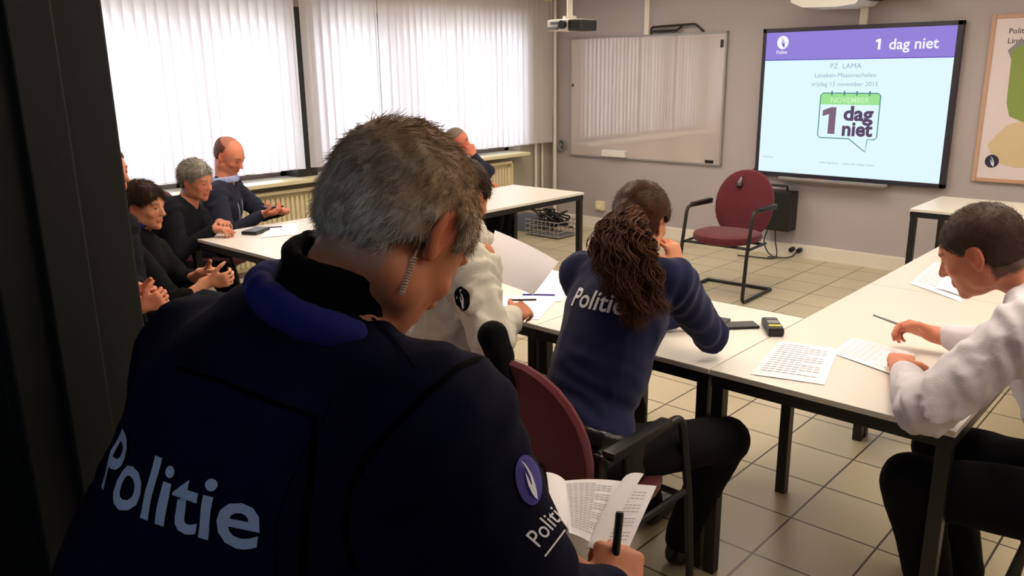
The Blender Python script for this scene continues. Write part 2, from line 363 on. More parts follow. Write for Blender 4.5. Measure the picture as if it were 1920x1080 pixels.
# ------------------------------------------------------------------ people
def frame_from(F, U):
    F = nrm(F); S = nrm(np.cross(F, U)); return np.stack([S, F, np.cross(S, F)], 1)       # columns: right, forward, up
def ik(a, b, l1, l2, pole):
    a, b = A_(a), A_(b); d = b-a; L = np.linalg.norm(d)
    if L > (l1+l2)*.999: s_ = L/(l1+l2)*1.001; l1 *= s_; l2 *= s_
    x = (l1*l1-l2*l2+L*L)/(2*L); h = math.sqrt(max(l1*l1-x*x, 0)); u = d/L; p = A_(pole)-u*(A_(pole)@u); return a+u*x+nrm(p)*h
def head_sdf(f, c, R, s=1.0, es=1.0, ez=0.0):
    c = A_(c); W = lambda x, y, z: c+R@(A_((x, y, z))*s)
    f.ell(W(0, -.018, .035), A_((.077, .098, .086))*s, R, .02)
    f.ell(W(0, .02, .01), A_((.070, .078, .085))*s, R, .02)
    f.ell(W(0, .034, -.035), A_((.058, .060, .075))*s, R, .02)
    f.ell(W(0, .040, -.082), A_((.044, .046, .030))*s, R, .02)
    f.ell(W(0, .076, -.100), A_((.020, .016, .016))*s, R, .015)
    for q in (-1, 1):
        f.ell(W(q*.050, -.002, -.065), A_((.020, .040, .030))*s, R, .02)          # jaw corner
        f.ell(W(q*.040, .066, -.028), A_((.020, .016, .016))*s, R, .012)           # cheek
        f.ell(W(q*.031, .094, .004), A_((.019, .014, .013))*s, R, .010, 's')       # eye socket
        f.ell(W(q*.031, .079, .003), A_((.0135, .0135, .0125))*s, R, .003)         # eyeball and lid
        f.cap(W(q*.014, .092, .022), W(q*.046, .082, .024), .007*s, .006*s, .008)  # brow
        # ear
        ec = W(q*.076, -.008, -.008+ez); a = .38
        Re = R@A_([[math.cos(a*q), -math.sin(a*q), 0], [math.sin(a*q), math.cos(a*q), 0], [0, 0, 1]])
        f.ell(ec, A_((.0080, .021*es, .0325*(.5+.5*es)))*s, Re, .006)
        f.ell(ec+Re@A_((q*.007, .004, .004))*s, A_((.0065, .012, .021))*s*A_((1, es, es)), Re, .003, 's')
        f.ell(W(q*.073, -.004, -.036+ez), A_((.006, .009, .011))*s, R, .006)
    f.cap(W(0, .090, .010), W(0, .112, -.030), .0075*s, .0115*s, .008)
    for q in (-1, 1): f.ell(W(q*.011, .101, -.033), A_((.008, .010, .007))*s, R, .005)
    f.cap(W(-.017, .089, -.060), W(.017, .089, -.060), .0065*s, .0065*s, .005); f.cap(W(-.014, .088, -.070), W(.014, .088, -.070), .0075*s, .0075*s, .005)
    f.cap(W(-.020, .098, -.0655), W(.020, .098, -.0655), .0016*s, .0016*s, .003, 's')
def hand_sdf(f, w, d, n, side, curl=.5, s=1.0, spread=.10, thumb=.6):
    """w wrist, d direction to knuckles, n palm normal (fingers curl towards it), side +1: thumb on the d x n side"""
    w = A_(w); d = nrm(d); n = A_(n); n = nrm(n-d*(n@d)); t = np.cross(d, n)*side; R = np.stack([t, d, -n], 1)
    f.ell(w+d*.045*s, A_((.038, .052, .0150))*s, R, .012); f.box(w+d*.060*s, A_((.038, .030, .0115))*s, R, .010*s, .010)
    f.cap(w-d*.03*s, w+d*.02*s, .024*s, .024*s, .015)
    for i, (x, L, r) in enumerate(((.030, .075, .0088), (.010, .084, .0090), (-.0105, .078, .0086), (-.029, .062, .0078))):
        p = w+d*(.088-.003*abs(i-1.3))*s+t*x*s; a = spread*(1.2-i); dd = nrm(d+t*a)
        c_ = curl if not isinstance(curl, (list, tuple)) else curl[i]; ang = .15
        f.ell(p-n*-.001, A_((.0105, .011, .0105))*s, R, .006)
        for j, (fr, add) in enumerate(((.45, 1.0), (.30, 1.25), (.25, .9))):
            ang += c_*add; v = dd*math.cos(ang)+n*math.sin(ang); q = p+v*L*fr*s
            f.cap(p, q, r*(1-.08*j)*s, r*(.93-.08*j)*s, .003); p = q
    p = w+d*.025*s+t*.030*s; v = nrm(d*.75+t*.75+n*.35*thumb)
    q = p+v*.038*s; f.cap(w+d*.02*s+t*.018*s, q, .016*s, .0115*s, .010)
    v2 = nrm(v*(1-thumb*.3)+n*.6*thumb+d*.3); q2 = q+v2*.030*s; f.cap(q, q2, .0112*s, .0100*s, .004)
    v3 = nrm(v2+n*.4*thumb-t*.3*thumb); f.cap(q2, q2+v3*.024*s, .0100*s, .0080*s, .004)
def person(name, label, p):
    """p: dict of joints in room coordinates and clothing"""
    s = p.get('s', 1.0); F = nrm(A_((*p['face'], 0))); NB = A_(p['NB']); HP = A_(p['hip']); U = nrm(NB-HP); bulk = p.get('bulk', 1.0)
    T = frame_from(F-U*(F@U), U); S_, Fd, Ud = T[:, 0], T[:, 1], T[:, 2]
    HC = A_(p['head']); HR = frame_from(p['hF'], p.get('hU', (0, 0, 1)))
    hw = .185*s*p.get('shw', 1.0)
    sh = {q: A_(p.get('sh'+q, NB+S_*hw*(1 if q == 'R' else -1)-Ud*.065*s)) for q in 'RL'}
    wr = {'R': A_(p['wR']), 'L': A_(p['wL'])}
    el = {q: A_(p['el'+q]) if 'el'+q in p else ik(sh[q], wr[q], .285*s, .255*s, p.get('pole'+q, (0, 0, -1))) for q in 'RL'}
    hp = {q: HP+S_*.085*(1 if q == 'R' else -1) for q in 'RL'}
    kn = {q: A_(p['kn'+q]) for q in 'RL'}; an = {q: A_(p['an'+q]) for q in 'RL'}
    hd = {q: p['hand'+q] for q in 'RL'}
    pts = np.array([HC+A_((0, 0, .16)), HC-A_((0, 0, .15)), HP, NB]+[v for dct in (wr, el, kn, an, sh) for v in dct.values()])
    for q in 'RL': pts = np.vstack([pts, wr[q]+nrm(hd[q][0])*.22, an[q]+A_((0, 0, -.09)), an[q]+Fd*.2])
    lo, hi = pts.min(0)-.16, pts.max(0)+.16
    fine = p.get('fine', .0055); boxes = [(HC-.15, HC+.15, fine)]+[(wr[q]+nrm(hd[q][0])*.07-.12, wr[q]+nrm(hd[q][0])*.07+.12, p.get('hfine', fine)) for q in p.get('showhands', 'RL')]
    f = Field(lo, hi, p.get('h', .014), boxes)
    # body under the clothes
    f.ell(HP, (.15*s, .10*s, .10*s), T, .03); f.cap(HP, NB-Ud*.12, .10, .10, .04); f.ell(NB-Ud*.17*s, A_((.145, .085, .16))*s, T, .03)
    for q in 'RL':
        f.cap(NB-Ud*.06, sh[q], .05*s, .05*s, .03); f.cap(sh[q], el[q], .045*s, .036*s, .02); f.cap(el[q], wr[q], .037*s, .026*s, .015)
        f.cap(hp[q], kn[q], .07*s, .05*s, .03); f.cap(kn[q], an[q], .048*s, .034*s, .02); f.cap(an[q]-A_((0, 0, .03)), an[q]-A_((0, 0, .045))+Fd*.13, .032, .025, .02)
    nk = HC+HR@A_((0, -.028, -.055))*s; f.cap(NB+Ud*.0-Fd*.0, nk, .064*s, .056*s, .02)
    f.cap(NB-Ud*.02+S_*.09, NB-Ud*.02-S_*.09, .04*s, .04*s, .04)
    hs_ = s*p.get('hsc', 1.0); head_sdf(f, HC, HR, hs_, p.get('ears', 1.0), p.get('earz', 0.0))
    for q in 'RL':
        h_ = hd[q]; hand_sdf(f, wr[q], h_[0], h_[1], h_[2], **(h_[3] if len(h_) > 3 else {}), s=.97*s*p.get('hs', 1))
    skin = A_(p['skin']); hairc = A_(p.get('hairc', skin))
    def colour(P):
        L = (P-HC)@HR/hs_; c = np.tile(skin, (len(P), 1)); nz = vnoise(P, 45)[:, None]; c = c*(1+.05*nz)
        near = (np.abs(L) < .16).all(1)
        lip = near & (np.abs(L[:, 0]) < .024) & (L[:, 1] > .08) & (np.abs(L[:, 2]+.0655) < .011); c[lip] = skin*A_((.80, .52, .50))
        eye = near & (((np.abs(L[:, 0])-.031)/.011)**2+((L[:, 2]-.001)/.0042)**2 < 1) & (L[:, 1] > .07); c[eye] = (.03, .02, .02)
        br = near & (((np.abs(L[:, 0])-.031)/.020)**2+((L[:, 2]-.025)/.006)**2 < 1) & (L[:, 1] > .06); c[br] = c[br]*.35+hairc*.4
        red = near & (L[:, 1] > .05) & (((np.abs(L[:, 0])-.042)/.02)**2+((L[:, 2]+.03)/.02)**2 < 1); c[red] *= A_((1.03, .88, .86))
        ear = near & (np.abs(L[:, 0]) > .072) & (np.abs(L[:, 2]) < .05); c[ear] *= A_((1.02, .80, .76))
        if 'scalp' in p:
            ln = p.get('line', (.03, .55, -.03, -.055, .085)); a_ = np.minimum(ln[0]+L[:, 1]*ln[1]-L[:, 2], L[:, 1]-ln[2]); sd = -np.maximum(np.maximum(a_, ln[3]-L[:, 2]), L[:, 1]-ln[4])
            ez_ = p.get('earz', 0.0); nearear = (np.abs(L[:, 0]) > .066) & (np.abs(L[:, 1]+.006) < .030) & (np.abs(L[:, 2]+.010-ez_) < .040)
            w_ = (~nearear)[:, None]*(np.clip(.75+sd/.010+vnoise(P, 260)*.5, 0, 1)*near*p['scalp'])[:, None]; c = c*(1-w_)+hairc*w_
        return np.clip(c, 0, 1)
    body = f.mesh(name, M_skin, None, colour); tag(body, label, 'person', p.get('group'))
    # upper garment
    hc = p.get('hcl', .012); g = Field(lo, hi, hc)
    b = bulk; am_ = p.get('arm', 1.0)
    g.ell(NB-Ud*.18*s, A_((.178*b, .122*b, .19))*s, T, .05); g.ell(NB-Ud*.36*s-Fd*.005, A_((.160*b, .125*b, .17))*s, T, .05)
    g.cap(NB-Ud*.22, HP+Ud*.06, .125*b, .130*b, .05)
    if p.get('long', True): g.ell(HP+Ud*.05, A_((.175*b, .145*b, .11)), T, .05)
    g.cap(NB-Ud*.045*s+S_*.07, NB-Ud*.045*s-S_*.07, .060*s, .060*s, .05)
    sl = p.get('sleeve', .93); cf = p.get('cuff', (.048, .034))
    for q in 'RL':
        g.cap(NB-Ud*.05*s, sh[q], .055*s, .070*b*s, .04); g.cap(sh[q], el[q], .068*b*s*am_, .054*b*s*am_, .03*am_)
        we = el[q]+(wr[q]-el[q])*sl; g.cap(el[q], we, .053*b*s*am_, cf[1]*b*s, .012)
    g.cap(NB-Ud*.01, NB+Ud*.03, .072*s, .066*s, .03)
    for q_ in p.get('extra', []): g.cap(NB*0+T@A_(q_[0])+NB, T@A_(q_[1])+NB, q_[2], q_[3], .05)
    for q_ in p.get('extraw', []): g.cap(*q_, .05)
    folds = []
    for q in 'RL': folds += [(el[q], .13, nrm(wr[q]-sh[q]), .007), (sh[q], .13, nrm(nrm(el[q]-sh[q])+Ud*.4), .006)]
    folds += [(HP+Ud*.14, .17, nrm(Ud+S_*.25), .005)]
    amp = p.get('fold', 1.0)
    def dsp(P):
        d = vnoise(P*A_((1, 1, .6)), 14)*.004*amp+vnoise(P, 34)*.0015*amp
        rg = 1-np.abs(vnoise(P*A_((1, 1, .7))+3.7, 9))*2; d -= np.clip(rg, 0, 1)**3*.005*amp
        if amp > 1.1: d -= np.clip(1-np.abs(vnoise(P*A_((1, .55, .8))+9.1, 17))*3, 0, 1)**2*.0055*(amp-.6)+np.clip(1-np.abs(vnoise(P*A_((.6, 1, .9))+2.3, 26))*3, 0, 1)**2*.003
        for c_, r_, ax_, am in folds:
            q_ = P-c_; w_ = np.exp(-(q_**2).sum(1)/r_**2); d += am*amp*w_*np.sin(q_@ax_*2*PI/.052+2.4*vnoise(P, 10))
        return d
    g.disp(dsp)
    nkx = p.get('neckcut', .060)
    g.cap(NB+Ud*.02+Fd*.01, NB+(nk-NB)*1.5, nkx*s, (nkx+.015)*s, .01, 's')
    top = g.mesh(p.get('topname', 'sweater'), p['top'], body)
    # trousers
    t = Field(lo, hi, p.get('ht', .016)); t.ell(HP-Ud*.01, A_((.178, .145, .12))*b, T, .05)
    for q in 'RL':
        t.cap(hp[q], kn[q], .093*b*s, .072*b*s, .04); t.cap(kn[q], an[q]+A_((0, 0, .0)), .070*b*s, .056*s, .025)
    t.disp(lambda P: vnoise(P, 12)*.006+vnoise(P, 30)*.002)
    t.mesh('trousers', p['trou'], body)
    for q in 'RL':
        f2 = Field(an[q]-.2, an[q]+.25, .012); a = an[q]; R2 = frame_from(Fd*A_((1, 1, 0)), (0, 0, 1)); z0 = .035
        c0 = A_((a[0], a[1], z0+.005)) if a[2] < .2 else a-A_((0, 0, .05))
        f2.ell(c0+R2[:, 1]*.02, (.045, .085, .04), R2, .02); f2.ell(c0+R2[:, 1]*.11-A_((0, 0, .005)), (.048, .085, .032), R2, .03); f2.cap(c0, a, .042, .04, .02)
        f2.mesh('shoe', M_shoe, body)
    return dict(body=body, top=top, T=T, S=S_, F=Fd, U=Ud, NB=NB, HP=HP, sh=sh, el=el, wr=wr, HC=HC, HR=HR, nk=nk, s=hs_, ez=p.get('earz', 0.0))
def strands(name, roots, dirs, L, cols, parent, curl=None, seg=4, r=.0007, grav=.25, m=None):
    n = len(roots); P = np.zeros((n, seg+1, 3)); P[:, 0] = roots; d = dirs.copy(); L = np.broadcast_to(L, (n,))
    for i in range(seg):
        d = d+A_((0, 0, -grav/seg))+rng.normal(0, .10, (n, 3)); d /= np.linalg.norm(d, axis=1)[:, None]; P[:, i+1] = P[:, i]+d*(L/seg)[:, None]
    if curl is not None:
        amp, freq, ph = curl; t_ = np.linspace(0, 1, seg+1)[None, :]; a = np.cross(dirs, rng.normal(0, 1, (n, 3))); a /= np.linalg.norm(a, axis=1)[:, None]; b = np.cross(dirs, a)
        w = np.minimum(t_*4, 1)*amp; th = t_*freq*2*PI+ph[:, None]; P = P+a[:, None]*(w*np.cos(th))[..., None]+b[:, None]*(w*np.sin(th))[..., None]
    return ribbons(name, P, cols, parent, r, m)
def ribbons(name, P, cols, parent, r, m=None):
    n, k, _ = P.shape; seg = k-1
    tan = np.gradient(P, axis=1); tan /= np.linalg.norm(tan, axis=2)[..., None]+1e-9
    a = np.cross(tan, np.broadcast_to(rng.normal(0, 1, (n, 1, 3)), tan.shape)); a /= np.linalg.norm(a, axis=2)[..., None]+1e-9; b = np.cross(tan, a)
    rad = (r*(1-.8*np.linspace(0, 1, k)**2))[None, :, None]
    V = np.stack([P+(a*math.cos(2*PI*j/3)+b*math.sin(2*PI*j/3))*rad for j in range(3)], 2)      # n,k,3,3
    idx = np.arange(n*k*3).reshape(n, k, 3); Q = []
    for j in range(3):
        j2 = (j+1) % 3; Q.append(np.stack([idx[:, :-1, j], idx[:, :-1, j2], idx[:, 1:, j2], idx[:, 1:, j]], -1).reshape(-1, 4))
    col = np.repeat(cols, k*3, axis=0); return fast_mesh(name, V.reshape(-1, 3), np.concatenate(Q), m or M_hair, parent, col)
def hair_region(L, line):
    """local head coordinates -> hair weight (above the hairline)"""
    x, y, z = L[:, 0], L[:, 1], L[:, 2]
    front = z > line[0]+np.clip(y, -.2, .2)*line[1]; back = (y < line[2]) & (z > line[3]); return (front & (y < line[4])) | back
def hair_cap(P_, col, thick=.012, h=.006, rough=.004, line=(.03, .55, -.03, -.055, .085), n=0, L=.03, r=.0006, col2=None, comb=(0, .2, -1), grav=.3, ext=None, lift=.34):
    HC, HR, s = P_['HC'], P_['HR'], P_['s']; f = Field(HC-.17, HC+.17, h); W = lambda x, y, z: HC+HR@(A_((x, y, z))*s)
    t = thick
    f.ell(W(0, -.018, .035), (A_((.077, .098, .086))+t)*s, HR, .02); f.ell(W(0, .02, .01), (A_((.070, .070, .085))+t*.8)*s, HR, .02); f.ell(W(0, -.03, -.01), (A_((.068, .075, .06))+t*.7)*s, HR, .02)
    if ext: ext(f, W)
    # cut away the face and the ears
    f.op(lambda x, y, z: _plane(x, y, z, HC, HR, s, line), HC-.2, HC+.2, .006, 's')
    for q in (-1, 1): f.ell(W(q*.085, .000, -.010+P_['ez']), (.022, .026, .034), HR, .008, 's')
    f.disp(lambda P: vnoise(P, 60)*rough+vnoise(P, 130)*rough*.5)
    c1 = A_(col); c2 = A_(col2 if col2 is not None else col)
    def colour(P):
        Lc = (P-HC)@HR; w = np.clip(.5+(-Lc[:, 2]-.0)*9+vnoise(P, 50)*.5, 0, 1)[:, None]; return (c1*(1-w)+c2*w)*(1+.25*vnoise(P, 150)[:, None])
    o = f.mesh('hair', M_hair, P_['body'], colour)
    if n:
        me = o.data; org = A_(root_loc(o)); co = np.zeros(len(me.vertices)*3); me.vertices.foreach_get('co', co); co = co.reshape(-1, 3)+org
        no = np.zeros(len(me.vertices)*3); me.vertices.foreach_get('normal', no); no = no.reshape(-1, 3)
        k = rng.integers(0, len(co), n); p = co[k]+rng.normal(0, .0022, (n, 3)); nn = no[k]
        Lc = (p-HC)@HR; cmb = comb(Lc) if callable(comb) else np.tile(A_(comb), (n, 1)); cm = cmb@HR.T; cm = cm-nn*(cm*nn).sum(1)[:, None]; cm /= np.linalg.norm(cm, axis=1)[:, None]+1e-6
        d = cm+nn*lift+rng.normal(0, .22*min(1, lift*3), (n, 3)); d /= np.linalg.norm(d, axis=1)[:, None]
        cc = colour(p)*rng.uniform(.55, 1.5, (n, 1)); strands('hair_strands', p-nn*.003, d, L*rng.uniform(.6, 1.3, n), np.clip(cc, 0, 1), o, r=r, grav=grav)
    return o
def _plane(x, y, z, HC, HR, s, line):
    dx, dy, dz = x-HC[0], y-HC[1], z-HC[2]; lx, ly, lz = [(HR[0, i]*dx+HR[1, i]*dy+HR[2, i]*dz)/s for i in range(3)]
    a = line[0]+ly*line[1]-lz+.003*np.sin(ly*170)+.002*np.sin(lx*260+ly*90)          # >0 below the slanting front hairline
    b = ly-line[2]                      # >0 ahead of the nape
    c = line[3]-lz                      # >0 below the nape line
    inside_cut = np.minimum(a, b); return -np.maximum(np.maximum(inside_cut, c), ly-line[4])
def collar(P_, m, rx=.082, ry=.085, r=.010, hz=.02, tilt=.25, off=(0, .0, .015), name='collar'):
    U = nrm(P_['U']+P_['F']*-tilt*-1*.0+P_['F']*(-tilt)); T = frame_from(P_['F']-U*(P_['F']@U), U); c = P_['NB']+P_['T']@A_(off)
    f = Field(c-.2, c+.2, .0065); f.ring(c, T, rx, ry, r, .008, hz); f.disp(lambda P: vnoise(P, 30)*.002); return f.mesh(name, m, P_['body'])
# ================================================================== THE ROOM
XE = 1.9; T_ = .3
struct('floor', M_floor, [((XW-T_, YN-.17, -.1), (XE+.2, YB+.2, 0))])
struct('ceiling', M_ceil, [((XW-T_, YN-.17, CZ), (XE+.2, YB+.2, CZ+.1))])
struct('wall_north', M_wall, [((XW-T_, YB, 0), (XE+.2, YB+.2, CZ))])
struct('wall_east', M_wall, [((XE, YN, 0), (XE+.2, YB, CZ))])
zs0, zs1 = .84, 2.20
bx = [((XW-T_, YN-.17, 0), (XW, YB, zs0)), ((XW-T_, YN-.17, zs1), (XW, YB, CZ))]
ys = [YN-.17]+[v for w in WIN for v in w]+[YB]
for i in range(0, len(ys), 2): bx.append(((XW-T_, ys[i], zs0), (XW, ys[i+1], zs1)))
struct('wall_west', M_wallw, bx)
# near wall with the dark doorway the camera looks through
DX0, DX1 = -1.385, .35
struct('wall_south', M_wall, [((XW, YN-.03, 0), (DX0-.06, YN, CZ)), ((DX1+.06, YN-.03, 0), (XE, YN, CZ)), ((DX0-.06, YN-.03, 2.2), (DX1+.06, YN, CZ))])
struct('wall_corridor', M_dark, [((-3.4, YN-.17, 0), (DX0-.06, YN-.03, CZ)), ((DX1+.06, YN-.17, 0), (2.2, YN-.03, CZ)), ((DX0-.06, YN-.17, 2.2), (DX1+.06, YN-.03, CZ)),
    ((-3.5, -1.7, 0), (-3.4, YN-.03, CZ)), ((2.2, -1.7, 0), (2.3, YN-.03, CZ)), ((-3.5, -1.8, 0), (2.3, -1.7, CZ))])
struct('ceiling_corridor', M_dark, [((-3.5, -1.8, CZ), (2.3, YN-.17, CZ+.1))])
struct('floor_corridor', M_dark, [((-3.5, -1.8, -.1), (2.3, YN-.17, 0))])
b = MB()
for x0, sg in ((DX0, -1), (DX1, 1)):            # stepped steel frame
    lo, hi = sorted((x0, x0+sg*.06)); b.box((lo, YN-.19, 0), (hi, YN+.02, 2.2), .004)
    lo, hi = sorted((x0-sg*.0, x0-sg*.016)); b.box((lo, YN-.125, 0), (hi, YN-.06, 2.18), .003)
    lo, hi = sorted((x0+sg*.02, x0+sg*.10)); b.box((lo, YN-.20, 0), (hi, YN-.165, 2.26), .003)
b.box((DX0-.06, YN-.19, 2.16), (DX1+.06, YN+.02, 2.22), .004)
b.build('trim_1', M_frame, None, kind='structure')
# windows: frames, mullions, panes
for i, (a, c) in enumerate(WIN):
    fr = MB(); x0, x1 = XW-.24, XW-.17
    fr.box((x0, a, zs0), (x1, c, zs0+.06)); fr.box((x0, a, zs1-.07), (x1, c, zs1)); fr.box((x0, a, zs0), (x1, a+.06, zs1)); fr.box((x0, c-.06, zs0), (x1, c, zs1))
    for y in ((1.95, 2.95) if i == 0 else (4.72, 5.56, 6.11)): fr.box((x0, y-.045, zs0), (x1, y+.045, zs1))
    if i: fr.box((x0-.02, 4.93, zs0), (x1+.05, 5.03, zs1))
    w = fr.build('window_%d' % (i+1), mat('taupe_window_frame', srgb(96, 86, 84), .5), None, kind='structure'); g = MB(); g.box((XW-.215, a+.05, zs0+.05), (XW-.208, c-.05, zs1-.06)); g.build('pane', M_glass, w)
struct('trim_2', M_cream, [((XW-.15, .95, .805), (XW+.17, 6.66, .838), .006)])
struct('trim_3', M_frame, [((XW-.27, 3.87, .84), (XW+.012, 4.07, 2.2), .004)])  # window pier made dark: its backlit silhouette is put into the colour
# skirting duct along the board wall (white trunking) and window wall skirting
struct('baseboard_north', M_trunk, [((XW+.02, YB-.055, .015), (XE, YB, .115), .006), ((XW+.02, YB-.06, .0), (XE, YB, .018))])
struct('baseboard_west', M_trunk, [((XW, YN, 0), (XW+.015, YB-.06, .08), .003)])
# ceiling light panels
def light_panel(x, y, st):
    r = empty('ceiling_light', (x, y, CZ), 'recessed white ceiling light panel over the meeting room', 'ceiling light', 'recessed ceiling light panels')
    b = MB()
    for lo, hi in (((x-.32, y-.62, CZ-.02), (x-.29, y+.62, CZ)), ((x+.29, y-.62, CZ-.02), (x+.32, y+.62, CZ)), ((x-.29, y-.62, CZ-.02), (x+.29, y-.59, CZ)), ((x-.29, y+.59, CZ-.02), (x+.29, y+.62, CZ))): b.box(lo, hi)
    b.build('frame', M_white, r); b = MB(); b.box((x-.29, y-.59, CZ-.012), (x+.29, y+.59, CZ-.002)); b.build('diffuser', emis('lamp_glow', (1.0, .86, .70), st), r)
for x in (-4.4, -2.6, -.6, 1.1):
    for y in (2.6, 5.4): light_panel(x, y, 13.5)

r = empty('corridor_fill_light', (-.3, -.9, CZ), 'small unseen fill light added on the ceiling of the dark corridor', 'ceiling light')  # added fill source out of view, brightens the standing officer's back lettering
b = MB(); b.box((-.62, -1.0, CZ-.05), (.02, -.8, CZ)); b.build('housing', M_white, r); b = MB(); b.box((-.60, -.98, CZ-.056), (.0, -.82, CZ-.05)); b.build('diffuser', emis('corridor_fill_glow', (.72, .84, 1.0), 22.0), r)

# ------------------------------------------------------------------ vertical blinds
def vblind(y0, y1, label, pulls=True):
    x = XW+.10; r = empty('vertical_blind', (x, (y0+y1)/2, .9), label, 'blind', 'vertical blinds along the window wall')
    b = MB(); b.box((x-.022, y0, 2.385), (x+.022, y1, 2.43), .004); b.build('headrail', M_cream, r)
    n = int(round((y1-y0)/.079)); st = (y1-y0)/n
    proto = None
    for k in range(n):
        y = y0+(k+.5)*st; a = math.radians(22+rng.normal(0, 2.5)); m = 6; P = []; w = .0535
        top, bot = 2.385, .915+rng.normal(0, .002)
        for zz in (bot, bot+.03, 1.6, top):
            for j in range(m+1):
                u = -1+2*j/m; cv = (1-u*u)*.006; P.append((x+math.sin(a)*u*w+math.cos(a)*cv, y+math.cos(a)*u*w-math.sin(a)*cv, zz))
        Q = [(i*(m+1)+j, i*(m+1)+j+1, (i+1)*(m+1)+j+1, (i+1)*(m+1)+j) for i in range(3) for j in range(m)]
        o = fast_mesh('slat', A_(P), np.array(Q), M_blind, r)
    b = MB(); b.tube([(x-.02, y0+.04, .925), (x-.02, y1-.04, .925)], .0018, 5); b.tube([(x+.03, y0+.04, .925), (x+.03, y1-.04, .925)], .0018, 5)
    b.tube([(x+.045, y1-.03, 2.38), (x+.05, y1-.03, 1.2), (x+.055, y1-.035, 1.2), (x+.05, y1-.04, 2.38)], .002, 5); b.build('chain', M_white, r)
vblind(.95, 3.87, 'longest white vertical blind, nearest the door, behind the seated men')
vblind(3.965, 4.70, 'narrow white vertical blind between two dark gaps, second from the door')
vblind(4.76, 5.53, 'white vertical blind with a beige strip, third from the door')
vblind(5.58, 7.08, 'white vertical blind nearest the whiteboard corner, its end over bare wall')

# ------------------------------------------------------------------ radiators
def radiator(y0, y1, label):
    r = empty('radiator', (XW+.06, (y0+y1)/2, .14), label, 'radiator', 'cream panel radiators under the sill'); b = MB(); n = int((y1-y0)/.045); st = (y1-y0)/n
    b.box((XW+.04, y0, .14), (XW+.055, y1, .74)); 
    for k in range(n): b.box((XW+.05, y0+k*st+.008, .17), (XW+.075, y0+(k+1)*st-.008, .70), .006)
    b.build('panel', M_cream, r); b = MB()
    for k in range(n): b.box((XW+.045, y0+k*st+.012, .742), (XW+.10, y0+(k+1)*st-.012, .752))
    for yy in (y0, y1-.012): b.box((XW+.03, yy, .14), (XW+.115, yy+.012, .76))
    b.box((XW+.10, y0, .735), (XW+.115, y1, .76)); b.build('grille', M_cream, r)
    b = MB(); b.cyl((XW+.08, y1+.03, .12), (XW+.08, y1+.03, .20), .018); b.cyl((XW+.08, y1-.0, .16), (XW+.08, y1+.03, .16), .008); b.build('valve', M_white, r, True)
    b = MB(); b.box((XW+.0, y0+.2, .2), (XW+.04, y0+.23, .7)); b.box((XW+.0, y1-.23, .2), (XW+.04, y1-.2, .7)); b.build('bracket', M_cream, r)
radiator(3.05, 4.65, 'cream panel radiator below the sill, behind the seated bald man')
radiator(4.95, 6.44, 'cream panel radiator nearest the whiteboard corner')
# pipes in the corner
b = MB(); b.cyl((XW+.10, YB-.05, .0), (XW+.10, YB-.05, CZ), .022, 16); o = b.build('pipe', M_trunk, None, True); tag(o, 'white vertical heating pipe on the board wall beside the corner', 'pipe')
b = MB(); b.cyl((XW+.035, YB-.30, 0), (XW+.035, YB-.30, 2.36), .016, 16); b.cyl((XW+.035, YB-.19, 0), (XW+.035, YB-.19, .9), .012, 12); o = b.build('pipe', M_trunk, None, True); tag(o, 'thinner beige pipe pair on the window wall just before the corner', 'pipe')

# ------------------------------------------------------------------ whiteboard
Y = YB
def wallframe(x, z, d=.0): return ((x, Y-d, z), (1, 0, 0), (0, 0, 1), (0, -1, 0))
wb = empty('whiteboard', (-4.76, Y, .78), 'wide blank whiteboard in a thin metal frame on the grey wall', 'whiteboard')
b = MB(); b.box((-5.665, Y-.022, .785), (-3.85, Y-.006, 1.995)); b.build('panel', M_board, wb)
b = MB()
for lo, hi in (((-5.68, Y-.03, .775), (-5.66, Y, 2.005)), ((-3.855, Y-.03, .775), (-3.835, Y, 2.005)), ((-5.68, Y-.03, .77), (-3.835, Y, .787)), ((-5.68, Y-.03, 1.992), (-3.835, Y, 2.01))): b.box(lo, hi, .003)
b.build('frame', M_alu, wb)
for nm, x, z, w, h in (('tag', -3.885, 1.90, .03, .07), ('tag', -5.64, 1.52, .022, .03), ('maker_label', -3.96, .805, .09, .03)):
    b = MB(); b.box((x-w/2, Y-.026, z-h/2), (x+w/2, Y-.0215, z+h/2)); b.build(nm, M_blackp, wb)
b = MB(); b.box((-5.21, Y-.075, .79), (-4.91, Y-.031, .86), .006); o = b.build('board_wiper', M_white, None); tag(o, 'white board wiper with a blank face at the lower edge of the whiteboard', 'board wiper')
b = MB(); b.tube(rounded_path([(-4.66, Y-.02, 2.01), (-4.64, Y-.06, 2.075), (-4.15, Y-.06, 2.085), (-4.08, Y-.02, 2.01)], .03), .011, 8); b.tube([(-4.62, Y-.05, 2.035), (-4.36, Y-.05, 2.035), (-4.3, Y-.05, 2.07)], .012, 8)
o = b.build('hanging_rail', M_blackp, None, True); tag(o, 'dark bent metal rail lying on top of the whiteboard', 'rail')
b = MB(); b.box((-4.745, Y-.03, 2.01), (-4.69, Y, CZ), .003); o = b.build('cable_duct', M_trunk, None); tag(o, 'white vertical cable duct rising above the whiteboard', 'cable duct')
b = MB(); b.tube([(-5.79+.05*math.cos(t*2*PI/20), Y-.028, .875+.055*math.sin(t*2*PI/20)) for t in range(20)], .014, 8, True); b.box((-5.83, Y-.03, .85), (-5.79, Y, .90), .006)
o = b.build('cable_reel', M_grey, None, True); tag(o, 'small round grey cable coil fixed left of the whiteboard', 'cable coil')
